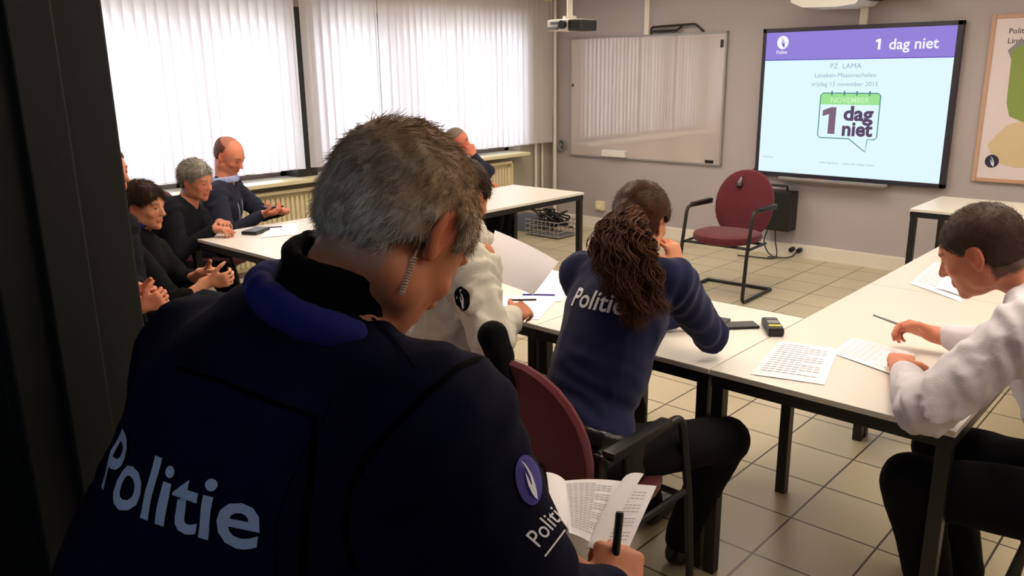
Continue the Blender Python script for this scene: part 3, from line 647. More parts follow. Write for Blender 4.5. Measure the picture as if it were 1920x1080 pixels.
# ------------------------------------------------------------------ interactive screen with the slide
SX0, SX1, SZ0, SZ1 = -3.435, -1.885, .760, 1.975
sc = empty('interactive_screen', ((SX0+SX1)/2, Y, SZ0), 'large bright presentation screen showing the 1 dag niet slide', 'screen')
b = MB(); yy = Y-.05
for lo, hi in (((SX0-.03, yy-.012, SZ0-.035), (SX0, Y, SZ1+.035)), ((SX1, yy-.012, SZ0-.035), (SX1+.04, Y, SZ1+.035)), ((SX0-.03, yy-.012, SZ0-.035), (SX1+.04, Y, SZ0)), ((SX0-.03, yy-.012, SZ1), (SX1+.04, Y, SZ1+.035))): b.box(lo, hi, .003)
b.build('bezel', mat('dark_bezel', srgb(42, 38, 52), .4), sc)
b = MB(); b.box((SX0, yy, SZ0), (SX1, Y-.001, SZ1)); disp = b.build('display', emis('slide_white', srgb(226, 250, 254), 1.0), sc)
def sf(x, z, d=.001): return ((x, yy-d, z), (1, 0, 0), (0, 0, 1), (0, -1, 0))
b = MB(); b.box((SX0, yy-.002, SZ1-.235), (SX1, yy, SZ1)); hb = b.build('slide_header', emis('slide_violet', srgb(150, 132, 218), 1.0), disp)
b = MB(); b.box((SX0, yy-.0025, SZ1-.238), (SX1, yy, SZ1-.230)); b.build('header_line', emis('slide_violet_dark', srgb(98, 84, 190), 1.0), disp)
e_w = emis('slide_letter_white', srgb(248, 248, 255)); e_d = emis('slide_letter_dark', srgb(92, 74, 104)); e_g = emis('slide_letter_grey', srgb(150, 178, 196)); e_gr = emis('slide_green', srgb(160, 228, 150)); e_t = emis('slide_outline', srgb(88, 140, 140)); e_p = emis('slide_numeral', srgb(128, 104, 122))
ONE = [(-.30, .50), (-.02, .62), (.16, .62), (.16, -.38), (-.08, -.38), (-.08, .36), (-.30, .28)]
flat_text('slide_title', 'dag niet', .118, sf(SX1-.31, SZ1-.165, .003), e_w, disp, .014)
b = MB(); b.poly([(x*.085, z*.085) for x, z in ONE], .001, sf(SX1-.575, SZ1-.133, .003)); b.build('slide_title_numeral', e_w, disp)
b = MB(); b.poly(oval(.052, .056), .002, sf(SX0+.155, SZ1-.085, .003)); b.build('slide_badge', e_w, disp)
b = MB(); b.poly([(x*.040, y*.044) for x, y in HANDMARK[0]], .001, sf(SX0+.157, SZ1-.085, .0055)); b.build('slide_badge_mark', emis('slide_badge_violet', srgb(110, 96, 190)), disp)
flat_text('slide_badge_text', 'Politie', .040, sf(SX0+.15, SZ1-.180, .003), e_w, disp, .01)
cx = (SX0+SX1)/2-.055
flat_text('slide_line', 'PZ  LAMA', .058, sf(cx, 1.665, .002), e_g, disp, .0, xs=1.05)
flat_text('slide_line', 'Lanaken-Maasmechelen', .052, sf(cx-.0, 1.592, .002), e_g, disp, .0, xs=1.05)
flat_text('slide_line', 'vrijdag 13 november 2015', .052, sf(cx, 1.520, .002), e_g, disp, .0, xs=1.02)
flat_text('slide_line', 'provincie', .026, sf(SX0+.09, .885, .002), e_g, disp); flat_text('slide_line', 'www.1dagniet.be  -  samen voor veiliger verkeer', .024, sf(cx+.08, .865, .002), e_g, disp)
# calendar page speech bubble
cx += .06
bx0, bx1, bz0, bz1 = cx-.25, cx+.25, 1.085, 1.462
out = [(bx0, bz0+.02), (bx0+.02, bz0), (cx+.02, bz0-.0), (cx+.165, bz0-.105), (cx+.175, bz0), (bx1-.02, bz0), (bx1, bz0+.02), (bx1, bz1-.02), (bx1-.02, bz1), (bx0+.02, bz1), (bx0, bz1-.02)]
b = MB(); b.tube([(x, yy-.003, z) for x, z in out], .0045, 6, True); b.build('bubble_outline', e_t, disp)
b = MB(); b.poly([(bx0, bz1-.095), (bx1, bz1-.095), (bx1, bz1-.02), (bx1-.02, bz1), (bx0+.02, bz1), (bx0, bz1-.02)], .001, ((0, yy-.002, 0), (1, 0, 0), (0, 0, 1), (0, -1, 0))); b.build('bubble_band', e_gr, disp)
flat_text('bubble_month', 'NOVEMBER', .066, sf(cx, bz1-.080, .0035), emis('slide_pale_green', srgb(205, 248, 190)), disp, .01, xs=.95)
for k in range(4):
    b = MB(); b.box((bx0+.09+k*.105, yy-.006, bz1-.02), (bx0+.102+k*.105, yy-.002, bz1+.018)); b.build('ring', e_t, disp)
b = MB(); b.poly([(x*.25, z*.225) for x, z in ONE], .001, sf(cx-.145, 1.205, .003)); b.build('bubble_numeral', e_p, disp)
flat_text('bubble_word', 'dag', .165, sf(cx+.080, 1.240, .003), e_d, disp, .035, xs=1.08); flat_text('bubble_word', 'niet', .165, sf(cx+.080, 1.112, .003), e_d, disp, .035, xs=1.0)
b = MB(); b.box((-3.20, Y-.13, .700), (-2.28, Y-.045, .712), .004); b.box((-3.20, Y-.13, .70), (-2.28, Y-.122, .73), .003); b.box((-3.20, Y-.06, .70), (-2.28, Y, .745)); b.build('pen_tray', M_alu, sc)
for k, (x, cc) in enumerate(((-3.05, (40, 40, 60)), (-2.86, (150, 40, 40)), (-2.72, (40, 70, 140)), (-2.58, (40, 110, 60)), (-2.42, (60, 60, 110)))):
    b = MB(); b.cyl((x-.05, Y-.09, .722), (x+.06, Y-.09, .722), .009, 10); o = b.build('marker', mat('marker_%d' % k, srgb(*cc), .4), None, True)
    tag(o, '%s marker pen lying in the tray under the screen' % ('dark', 'red', 'blue', 'green', 'violet')[k], 'marker', 'marker pens in the screen tray')
b = MB(); b.box((-2.64, Y-.04, 2.01), (-2.58, Y, 2.30), .003); o = b.build('cable_duct', M_trunk, None); tag(o, 'short white vertical cable duct directly above the lit screen', 'cable duct')
pj = empty('short_throw_projector', (-2.65, Y-.2, 2.14), 'white wide projector unit on the wall above the screen', 'projector')
b = MB(); b.poly([(-.40, .30), (-.40, .10), (-.30, .055), (-.02, .045), (.12, .06), (.16, .10), (.16, .30)], .42, ((-2.65, Y-.04, 2.09), (1, 0, 0), (0, 0, 1), (0, -1, 0))); b.build('housing', M_white, pj)
b = MB(); b.box((-2.49, Y-.35, 2.20), (-2.16, Y-.04, 2.30), .01); b.build('lens_housing', mat('warm_grey_plastic', srgb(190, 182, 178), .5), pj)
b = MB(); b.box((-2.52, Y-.47, 2.18), (-2.44, Y-.10, 2.26), .01); b.build('lens', M_blackp, pj)
# ceiling projector near the window corner
W3 = lambda x, y, d: A_(CAM)+(_r*((x-960)/FPX)-_u*((y-540)/FPX)+_f)*d
pc = W3(1070, 46, 6.1)
pr_ = empty('projector', tuple(pc), 'small silver and black projector hanging from the ceiling near the window corner', 'projector')
x, y, z = pc
b = MB(); b.box((x-.14, y-.11, z-.045), (x+.05, y+.11, z+.035), .015); b.build('housing', M_white, pr_)
b = MB(); b.box((x+.05, y-.10, z-.05), (x+.17, y+.10, z+.03), .012); b.cyl((x+.02, y-.11, z-.005), (x+.02, y-.14, z-.005), .03); b.build('lens_block', M_blackp, pr_)
b = MB(); b.box((x-.12, y-.14, z-.04), (x-.02, y-.105, z-.015), .01); b.box((x-.10, y-.12, z+.0), (x+.04, y-.105, z+.02), .006); b.build('vent', M_grey, pr_)
b = MB(); b.cyl((x-.01, y, z+.03), (x-.01, y, CZ), .022, 14); b.cyl((x-.01, y, z+.03), (x-.01, y, z+.06), .05, 16); b.build('ceiling_pole', M_trunk, pr_, True)
# ------------------------------------------------------------------ framed map
mp = empty('framed_map', (-1.2, Y, .79), 'tall framed province map with green and pale areas right of the screen', 'map')
mx0, mx1, mz0, mz1 = -1.665, -.72, .80, 2.04
b = MB()
for lo, hi in (((mx0, Y-.03, mz0), (mx0+.03, Y, mz1)), ((mx1-.03, Y-.03, mz0), (mx1, Y, mz1)), ((mx0+.03, Y-.03, mz0), (mx1-.03, Y, mz0+.03)), ((mx0+.03, Y-.03, mz1-.03), (mx1-.03, Y, mz1))): b.box(lo, hi, .004)
b.build('frame', M_wood, mp)
b = MB(); b.box((mx0+.03, Y-.02, mz0+.03), (mx1-.03, Y-.001, mz1-.03)); sheet = b.build('map_sheet', mat('map_paper', srgb(216, 204, 206), .55, var=.02), mp)
fr = ((mx0, Y-.021, mz0), (1, 0, 0), (0, 0, 1), (0, -1, 0))
for nm, pts, cc in (('green_region', [(.17, .60), (.20, .50), (.30, .46), (.42, .52), (.60, .44), (.80, .55), (.86, .80), (.74, .98), (.52, 1.04), (.36, .98), (.24, 1.03), (.16, .98)], (128, 148, 72)),
                    ('grey_region', [(.13, .98), (.2, 1.05), (.32, 1.02), (.28, .92), (.17, .90)], (132, 134, 140)),
                    ('blue_grey_region', [(.30, .85), (.38, .80), (.42, .74), (.50, .80), (.44, .92), (.34, .92)], (138, 146, 148)),
                    ('sand_region', [(.08, .28), (.14, .16), (.28, .12), (.5, .14), (.76, .20), (.82, .38), (.70, .46), (.5, .42), (.32, .48), (.2, .44), (.13, .36)], (204, 184, 146)),
                    ('pale_region', [(.32, .34), (.40, .28), (.55, .32), (.52, .42), (.38, .44)], (214, 190, 140))):
    b = MB(); b.poly(pts, .0008+.0004*len(nm)/10, fr); b.build(nm, mat('map_'+nm, srgb(*cc), .6), sheet)
flat_text('map_heading', 'Politiezones', .055, ((mx0+.12, Y-.021, mz1-.14), (1, 0, 0), (0, 0, 1), (0, -1, 0)), mat('map_ink', srgb(70, 50, 50), .6), sheet, .005, 'LEFT')
flat_text('map_heading', 'Limburg', .055, ((mx0+.12, Y-.021, mz1-.21), (1, 0, 0), (0, 0, 1), (0, -1, 0)), MATS['map_ink'], sheet, .005, 'LEFT')
b = MB(); b.poly(oval(.048, .050), .002, ((mx0+.125, Y-.021, mz0+.16), (1, 0, 0), (0, 0, 1), (0, -1, 0))); bd = b.build('map_badge', mat('badge_dark', srgb(34, 30, 62), .5), sheet)
b = MB(); b.poly([(x_*.038, z_*.042) for x_, z_ in HANDMARK[0]], .001, ((mx0+.127, Y-.0235, mz0+.16), (1, 0, 0), (0, 0, 1), (0, -1, 0))); b.build('map_badge_mark', M_textw, sheet)

# ------------------------------------------------------------------ tables
def table(x0, x1, y0, y1, label, group='white tables with black steel legs'):
    r = empty('table', ((x0+x1)/2, (y0+y1)/2, 0), label, 'table', group); x0 += .002; x1 -= .002; y0 += .002; y1 -= .002
    b = MB(); b.box((x0, y0, .722), (x1, y1, .740), .002); b.build('tabletop', M_top, r)
    b = MB()
    for lo, hi in (((x0+.004, y0+.004, .684), (x1-.004, y0+.034, .722)), ((x0+.004, y1-.034, .684), (x1-.004, y1-.004, .722)), ((x0+.004, y0+.034, .684), (x0+.034, y1-.034, .722)), ((x1-.034, y0+.034, .684), (x1-.004, y1-.034, .722))): b.box(lo, hi)
    b.build('apron', M_black, r)
    for lx in (x0+.006, x1-.046):
        for ly in (y0+.006, y1-.046):
            b = MB(); b.box((lx, ly, 0.0), (lx+.04, ly+.04, .684), .003); b.build('leg', M_black, r)
table(-1.95, -1.21, 2.26, 3.0, 'square white table with two phones, in front of the ponytailed officer')
table(-3.33, -1.95, 2.26, 3.0, 'long white table with the raised paper sheets, left of the ponytailed officer')
table(-4.70, -3.33, 2.26, 3.0, 'white table with a dark wallet, in front of the grey-haired man')
table(-4.70, -3.94, 3.0, 3.75, 'square white table behind the standing officer\'s head, on the window side')
table(-4.70, -3.94, 3.75, 5.17, 'long white table end nearest the whiteboard, cables behind its leg')
table(-1.21, -.48, 2.26, 3.69, 'white table with loose papers, under the forearms of the man in the white shirt')
table(-1.21, -.48, 3.69, 5.10, 'white table with a sheet, beyond the man in the white shirt')
table(-1.72, -.30, 5.89, 6.62, 'white table standing alone below the framed map')

# ------------------------------------------------------------------ chairs
def make_chair(loc, rot, label, arms=M_black):
    r = empty('armchair', (0, 0, 0), label, 'chair', 'burgundy cantilever armchairs')
    for sx_ in (-1, 1):
        b = MB(); x = sx_*.265
        b.tube(rounded_path([(x, -.19, .655), (x, .20, .668), (x, .265, .36), (x, .30, .014), (x, -.20, .014)], .05, 6), .0135, 10); b.build('side_frame', arms, r, True)
        b = MB(); b.box((x-.022, -.18, .666), (x+.022, .12, .688), .009); b.build('armrest', M_blackp, r, True)
    b = MB(); b.tube([(-.265, -.20, .014), (.265, -.20, .014)], .0135, 10); b.build('floor_bar', M_black, r, True)
    b = MB(); b.tube([(-.265, .21, .40), (.265, .21, .40)], .011, 8); b.tube([(-.265, .0, .405), (.265, .0, .405)], .011, 8); b.tube([(-.265, .235, .40), (-.265, -.05, .405)], .011, 8); b.tube([(.265, .235, .40), (.265, -.05, .405)], .011, 8)
    b.build('seat_frame', M_black, r, True)
    for x in (-.09, .09): b = MB(); b.tube(rounded_path([(x, .0, .405), (x, -.20, .40), (x, -.255, .62)], .05), .011, 8); b.build('back_support', M_black, r, True)
    # cushioned seat and oval back: superellipse pads
    def pad(w, h, th, fn, k=28, squ=2.4):
        bm = bmesh.new(); rings = []
        prof = [(0, 1), (.6, 1), (.88, .92), (.975, .65), (1.0, 0), (.975, -.65), (.88, -.92), (.6, -1), (0, -1)]
        for rr, tt in prof:
            if rr == 0: rings.append([bm.verts.new(fn(0, 0, tt*th))]); continue
            rg = []
            for i in range(k):
                a = 2*PI*i/k; cc, ss = math.cos(a), math.sin(a); cx_, cy_ = abs(cc)**(2/squ)*math.copysign(1, cc), abs(ss)**(2/squ)*math.copysign(1, ss)
                rg.append(bm.verts.new(fn(cx_*w*rr, cy_*h*rr, tt*th)))
            rings.append(rg)
        for A, B in zip(rings, rings[1:]):
            for i in range(k):
                if len(A) == 1: bm.faces.new((A[0], B[i], B[(i+1) % k]))
                elif len(B) == 1: bm.faces.new((A[i], B[0], A[(i+1) % k]))
                else: bm.faces.new((A[i], B[i], B[(i+1) % k], A[(i+1) % k]))
        q = MB(); q.bm.free(); q.bm = bm; return q
    pad(.250, .235, .036, lambda x, y, t: (x, y+.045, .442+t-.10*max(0, y-.10)**1.5+.12*(x*x))).build('seat', M_red, r, True)
    pad(.240, .270, .026, lambda x, y, t: (x, -.235-y*.16+t+.35*x*x, .652+y*.985), squ=2.15).build('backrest', M_red, r, True)
    r.location = loc; r.rotation_euler = (0, 0, rot); return r
make_chair((-2.92, 5.67, 0), PI+.03, 'empty burgundy armchair standing alone in front of the screen')
make_chair((-1.435, 1.83, 0), 0.0, 'burgundy armchair under the ponytailed officer', M_black)
make_chair((-.06, 2.50, 0), PI/2+.05, 'burgundy armchair under the man in the white shirt')
make_chair((-1.98, 1.70, 0), .05, 'burgundy armchair under the dark-haired person in the creased pale shirt')
make_chair((-5.02, 2.08, 0), -.92, 'armchair under the grey-haired man at the table corner')
make_chair((-5.36, 2.70, 0), -.78, 'armchair under the bald man by the window')
make_chair((-4.07, 1.60, 0), -.86, 'armchair under the brown-haired young man')
make_chair((-3.64, 1.12, 0), -.86, 'armchair under the partly hidden person beside the door frame')
make_chair((-5.14, 4.70, 0), -.9, 'armchair under the man with a hand to his mouth')

# ------------------------------------------------------------------ small things at the board wall
pcx = -3.14
cs = empty('computer_case', (pcx, Y-.12, .24), 'black computer case mounted on the wall behind the empty chair', 'computer')
b = MB(); b.box((pcx-.20, Y-.19, .245), (pcx+.095, Y-.03, .600), .006); b.build('case', M_blackp, cs)
b = MB(); b.tube(rounded_path([(pcx-.14, Y-.10, .60), (pcx-.14, Y-.10, .645), (pcx+.02, Y-.10, .645), (pcx+.02, Y-.10, .60)], .015), .012, 8); b.build('handle', M_blackp, cs, True)
b = MB(); b.box((pcx-.19, Y-.03, .28), (pcx+.085, Y, .56)); b.build('wall_bracket', M_grey, cs)
for k, pts in enumerate(([(pcx-.13, Y-.12, .25), (pcx-.16, Y-.14, .12), (pcx-.10, Y-.16, .03), (pcx-.02, Y-.22, .01), (pcx+.06, Y-.2, .01)],
                         [(pcx-.06, Y-.12, .25), (pcx-.04, Y-.15, .14), (pcx-.0, Y-.17, .04), (pcx+.04, Y-.30, .01), (pcx-.3, Y-.36, .01)],
                         [(-2.99, Y-.09, .07), (-2.99, Y-.14, .03), (-3.05, Y-.2, .01), (-3.2, Y-.24, .01)], [(-3.46, Y-.02, .80), (-3.52, Y-.05, .72), (-3.56, Y-.06, .45), (-3.5, Y-.05, .13)])):
    b = MB(); b.tube(rounded_path(pts, .06), .006, 6); o = b.build('cable', M_black, None, True)
    tag(o, ('black cable dropping from the left of the computer case to the floor', 'black cable from the computer case curling over the floor tiles', 'black plug cable running from the wall socket to the floor', 'dark cable hanging beside the screen behind the empty chair')[k], 'cable', 'cables at the board wall')
for k, x in enumerate((-3.045, -2.975)):
    b = MB(); b.cyl((x, Y-.052, .072), (x, Y-.105, .068), .022, 14); o = b.build('plug', M_blackp, None, True); tag(o, ('black round plug in the wall duct, left one of the pair', 'black round plug in the wall duct, right one of the pair')[k], 'plug', 'plugs in the wall duct')
b = MB(); b.box((-5.30, Y-.05, .20), (-5.20, Y, .30), .006); b.box((-5.275, Y-.085, .215), (-5.225, Y-.05, .265), .01); o = b.build('wall_socket', M_cream, None); tag(o, 'cream wall socket on the board wall behind the far table leg', 'socket')
# cable tangle and crate behind the far table
cx0, cy0 = -5.42, 6.55
cb = empty('wire_crate', (cx0, cy0, 0), 'pale wire crate with tangled gear on the floor in the corner', 'crate')
b = MB()
for z in (.02, .07, .12, .17): b.tube([(cx0-.22, cy0-.16, z), (cx0+.22, cy0-.16, z), (cx0+.22, cy0+.16, z), (cx0-.22, cy0+.16, z)], .005, 6, True)
for k in range(9):
    for yy_ in (-.16, .16): b.tube([(cx0-.22+k*.055, cy0+yy_, .01), (cx0-.22+k*.055, cy0+yy_, .175)], .004, 5)
b.build('wire_basket', M_alu, cb, True)
b = MB(); b.box((cx0-.21, cy0-.15, .012), (cx0+.21, cy0+.15, .02)); b.build('base', M_grey, cb)
b = MB()
for k in range(7):
    q = [(cx0+rng.uniform(-.20, .20), cy0+rng.uniform(-.13, .13), .06+rng.uniform(0, .22)) for _ in range(9)]; b.tube(rounded_path(q, .05, 4), .009, 6)
o = b.build('tangled_cables', M_black, None, True, 'stuff'); tag(o, 'dark tangled cables heaped in the wire crate in the corner', 'cables')
b = MB(); b.box((cx0-.55, cy0-.05, 0), (cx0-.32, cy0+.22, .16), .01); b.build('equipment_box', mat('blue_grey_plastic', srgb(96, 104, 120), .5), None); tag(bpy.data.objects['equipment_box'], 'blue-grey box on the floor beside the wire crate', 'box')
# clip lamp / microphone on the empty chair
mc = W3(1391, 342, 6.40)
o = empty('clip_microphone', tuple(mc), 'small dark clip-on microphone with a grey tip on top of the empty chair back', 'microphone')
b = MB(); x, y, z = mc; b.ell = None
b.tube([(x, y-.03, z-.035), (x, y-.035, z-.015), (x+.002, y-.035, z+.0)], [.022, .028, .016], 12); b.build('clip', M_blackp, o, True)
b = MB(); b.tube([(x+.0, y-.04, z+.0), (x+.008, y-.04, z+.025), (x+.012, y-.03, z+.045)], [.016, .013, .006], 10); b.build('tip', M_grey, o, True)
b = MB(); b.tube(rounded_path([(x+.012, y-.03, z+.045), (x+.04, y-.01, z+.055), (x+.07, y+.03, z+.02), (x+.07, y+.05, z-.06)], .03), .003, 6); b.build('wire', M_black, o, True)
# ================================================================== THE PEOPLE
def px(x, y, d): return W3(x, y, d)
SK = srgb(196, 128, 96); SKR = srgb(204, 118, 92)
G_sit = 'people seated around the tables'
# --- standing officer in the doorway, seen from behind
wr_ = px(1150, 1135, 1.16); kd_ = px(1162, 1030, 1.22)-wr_
off = person('person', 'standing officer in dark navy jacket seen from behind, grey hair, reading held papers', dict(
    face=(.06, 1), NB=(-.845, .585, 1.385), hip=(-.975, .40, .93), head=(-.806, .662, 1.482), hF=(-.08, .68, -.73), hU=(-.05, .73, .68), arm=1.25, hsc=1.04, ears=1.18, earz=.014, extraw=[(px(740, 1000, 1.0), px(770, 1110, 1.02), .10, .10)], extra=[((.10, 0, -.22), (.19, .05, -.60), .12, .15), ((.14, .06, -.36), (.24, .12, -.52), .10, .13), ((-.10, 0, -.22), (-.15, .02, -.62), .12, .13)], bulk=1.24, s=1.0,
    shR=(-.670, .585, 1.268), shL=(-1.075, .53, 1.27), elR=px(1000, 1180, 1.03), elL=(-1.12, .64, .99),
    wR=wr_, wL=(-1.05, .88, .98), knR=(-.86, .48, .50), knL=(-1.06, .47, .50), anR=(-.86, .44, .09), anL=(-1.07, .44, .09),
    handR=(kd_, _f, 1, dict(curl=.85, thumb=.9)), handL=((.35, 1, .0), (.6, -.2, .6), -1, dict(curl=.7)),
    skin=srgb(196, 122, 88), hairc=srgb(150, 138, 124), scalp=.6, line=(-.005, .60, -.045, -.082, .088), fine=.0036, hfine=.0036, h=.012, hcl=.0085, top=M_navyd, topname='jacket', trou=M_trou, fold=.9, sleeve=.86, cuff=(.06, .046), neckcut=.058))
def comb_short(L):
    d = np.zeros_like(L); d[:, 1] = -.15+L[:, 1]*3; d[:, 2] = -.9; d[:, 0] = L[:, 0]*2; t = L[:, 2] > .07; d[t] = A_((.1, .9, -.3)); return d
hair_cap(off, srgb(160, 132, 102), .009, .0045, .003, (-.005, .60, -.045, -.082, .088), 18000, .016, .00045, srgb(205, 196, 184), comb_short, .12)
# collar: black stand-up, blue fleece yoke under it
collar(off, M_collar, .066, .074, .013, .050, .30, (0, .004, .026), 'stand_collar')
def back_yoke():
    U = nrm(off['U']-off['F']*.10); T = frame_from(off['F']-U*(off['F']@U), U); c = off['NB']+off['T']@A_((0, -.004, .000))
    f = Field(c-.2, c+.2, .006); f.ring(c, T, .094, .094, .014, .010, .018, arc=lambda a: math.sin(a) < .0 and math.cos(a) < .82); f.disp(lambda P: vnoise(P, 30)*.002); f.mesh('fleece_yoke', M_blue, off['top'])
back_yoke()
def decal_frame(hit, u, v, back=.25):
    u = nrm(u); v = nrm(A_(v)-u*(A_(v)@u)); w = nrm(np.cross(v, u)); return (A_(hit)-w*back, u, v, w)      # w looks from outside into the body
fr = decal_frame((-.990, .36, 1.190), (1, .06, 0), (0, .22, 1))
decal('back_panel', poly_bm([(-.035, -.11), (.275, -.11), (.275, .165), (-.035, .165)]), fr, off['top'], M_navyp, off['top'], .010, .0015)
decal('back_lettering', text_geo('Politie', .099, .015, 'LEFT', 1.06), fr, off['top'], M_text, off['top'], .007, .005)
def view_frame(x, y, d, rot, back=.2):
    dr = nrm(px(x, y, 1)-CAM); a = math.radians(rot); u0 = nrm(_r-dr*(_r@dr)); v0 = np.cross(u0, dr)
    return px(x, y, d)-dr*back, u0*math.cos(a)+v0*math.sin(a), v0*math.cos(a)-u0*math.sin(a), dr
fr = view_frame(991, 900, .95, 10)
decal('sleeve_badge', poly_bm(oval(.0145, .028)), fr, off['top'], M_emb, off['top'], .006, .002)
decal('badge_mark', poly_bm([(x*.0125, z*.023) for x, z in HANDMARK[0]]), fr, off['top'], M_textw, off['top'], .006, .0045)
fr = view_frame(1008, 1028, .95, 50)
decal('sleeve_lettering', text_geo('Politie', .029, .004, 'LEFT', .78), fr, off['top'], M_textw, off['top'], .005, .003)
decal('lettering_underline', poly_bm([(-.002, -.012), (.075, -.0115), (.075, -.0098), (-.002, -.0098)]), fr, off['top'], M_textw, off['top'], .005, .003)
def seam(name, pts, d, w, m):
    (x0, y0), dd = pts[0], d; o_, u, v, wd = view_frame(x0, y0, d, 0); sc_ = d/FPX
    P = [((x-x0)*sc_, -(y-y0)*sc_) for x, y in pts]; L_, R_ = [], []
    for i, q in enumerate(P):
        a = P[max(i-1, 0)]; b = P[min(i+1, len(P)-1)]; t = A_((b[0]-a[0], b[1]-a[1])); t /= np.linalg.norm(t); nn = A_((-t[1], t[0]))*w/2; L_.append(tuple(A_(q)+nn)); R_.append(tuple(A_(q)-nn))
    bm = bmesh.new(); A = [bm.verts.new((*q, 0)) for q in L_]; B = [bm.verts.new((*q, 0)) for q in R_]
    for i in range(len(P)-1): bm.faces.new((A[i], A[i+1], B[i+1], B[i]))
    return decal(name, bm, (o_, u, v, wd), off['top'], m, off['top'], .008, .0022)
M_seam = mat('black_piping', srgb(2, 2, 3), .9, spec=.05)
seam('armhole_seam', [(905, 668), (860, 688), (800, 738), (740, 800), (695, 850), (660, 910), (652, 990), (665, 1060)], .90, .006, M_seam)
seam('shoulder_seam', [(668, 565), (700, 600), (740, 640), (775, 690)], .90, .003, M_seam)
seam('panel_seam', [(330, 690), (400, 712), (470, 742), (562, 778), (556, 850), (548, 920), (545, 1000), (548, 1075)], .95, .006, M_seam)
# earpiece with its coiled cord
def snap(P_, x, y, off=.004):
    me = P_['body'].data; tl = Vector(P_['body'].location); tree = BVHTree.FromPolygons([q.co+tl for q in me.vertices], [tuple(p_.vertices) for p_ in me.polygons])
    d = Vector(px(x, y, 1)-CAM).normalized(); h = tree.ray_cast(Vector(CAM), d, 3); return A_(h[0]-d*off)
pts = [snap(off, 800, 432, .003), snap(off, 788, 455, .003), snap(off, 776, 484, .004)]
b = MB(); b.tube(rounded_path(pts, .02), .0016, 6); ep = b.build('earpiece_tube', mat('clear_tube', srgb(214, 196, 178), .3), off['body'], True)
b = MB(); A0, A1 = snap(off, 776, 484, .005), snap(off, 752, 552, .008); ax = nrm(A1-A0); e1 = nrm(np.cross(ax, _f)); e2 = np.cross(ax, e1)
b.tube([A0+(A1-A0)*t/130+(e1*math.cos(t*2*PI/10)+e2*math.sin(t*2*PI/10)*1.0)*.0034 for t in range(131)], .0011, 5); b.build('coiled_cord', MATS['clear_tube'], ep, True)

# --- officer with the ponytail
DN = (0, 0, -1)
wo = person('person', 'police officer with long curly brown ponytail leaning on the table, chin on hand', dict(
    face=(.05, 1), NB=px(1182, 492, 2.62), hip=(-1.43, 1.85, .54), head=px(1204, 414, 2.72), hF=(-.05, 1, -.25), bulk=1.06, s=.96,
    shR=px(1262, 530, 2.56), elR=(-1.265, 2.36, .82), wR=px(1268, 505, 2.80), elL=(-1.68, 2.32, .80), wL=(-1.50, 2.55, .78),
    knR=(-1.16, 2.30, .50), knL=(-1.55, 2.28, .50), anR=(-1.29, 2.26, .09), anL=(-1.52, 2.42, .09),
    handR=((-.25, .0, 1), (-.8, .1, .1), 1, dict(curl=.7)), handL=((.6, .8, 0), DN, -1, dict(curl=.4)),
    skin=srgb(206, 138, 106), hairc=srgb(52, 32, 22), scalp=.9, line=(-.012, .70, -.030, -.075, .09), fine=.0055, top=M_navy, topname='fleece_jacket', trou=M_trou, hcl=.009))
CB = srgb(60, 31, 16); CB2 = srgb(76, 38, 20)
hair_cap(wo, CB, .016, .006, .0008, (-.012, .70, -.030, -.075, .09), 6000, .022, .0006, CB2, (0, -1, .0), .0, lift=.06, ext=lambda f, W: (f.ell(W(0, -.125, .005), (.035, .030, .045), None, .02)))
collar(wo, M_collar, .070, .076, .010, .03, .2, (0, 0, .005))
def W_(P_, l): return P_['HC']+P_['HR']@(A_(l)*P_['s'])
root = W_(wo, (.020, -.115, .030)); n = 3000
t_ = np.linspace(0, 1, 40)[None, :]; tip = px(1190, 600, 2.40)
ofs = rng.normal(0, 1, (n, 3)); ofs /= np.linalg.norm(ofs, axis=1)[:, None]; ofs *= (rng.uniform(0, 1, n)**.45)[:, None]
end = root+(tip-root)*rng.uniform(.55, 1.0, n)[:, None]
wid = (.25+.75*np.sin(np.clip(t_*1.15, 0, 1)*PI*.62)**.8)[..., None]*A_((.105, .050, .06))
lk = rng.integers(0, 90, n); lo_, le_, lf_, lp_ = ofs[:90][lk], end[:90][lk], rng.uniform(3.0, 5.5, 90)[lk], rng.uniform(0, 6.28, 90)[lk]      # strands gather into curling locks
ofs = lo_+rng.normal(0, .09, (n, 3)); end = le_+rng.normal(0, .008, (n, 3))
P = root+(end[:, None]-root)*t_[..., None]+ofs[:, None]*wid+A_((0, -.05, .02))*(np.sin(t_*PI)[..., None])
th = t_*lf_[:, None]*2*PI+lp_[:, None]+rng.normal(0, .35, n)[:, None]; am = np.minimum(t_*5, 1)*rng.uniform(.008, .015, n)[:, None]
P = P+(am*np.cos(th))[..., None]*A_((1, .2, 0))+(am*np.sin(th))[..., None]*A_((0, .6, .5))
cc = (A_(CB)+(A_(srgb(120, 74, 46))-A_(CB))*rng.uniform(0, 1, n)[:, None]**2)
hp_ = ribbons('ponytail', P, cc*(.45+.9*rng.random(90)[lk][:, None]), wo['body'], .0022)
fr = decal_frame(px(1000, 558, 2.4), (1, .06, 0), (0, .35, 1)); fr = (A_(fr[0]), *fr[1:])
decal('back_lettering', text_geo('Politie', .084, .016, 'LEFT', .90), fr, wo['top'], M_textw, wo['top'], .008, .003)
b = MB(); HPw = wo['HP']
f = Field(HPw-.3, HPw+.3, .009); f.ring(HPw+A_((0, .02, .035)), wo['T'], .182, .152, .014, .005, .030); f.box(HPw+A_((.185, .03, -.01)), (.022, .05, .075), None, .012, .006); f.box(HPw+A_((.15, -.09, .02)), (.025, .02, .05), None, .012, .006); f.mesh('duty_belt', M_shoe, wo['body'])

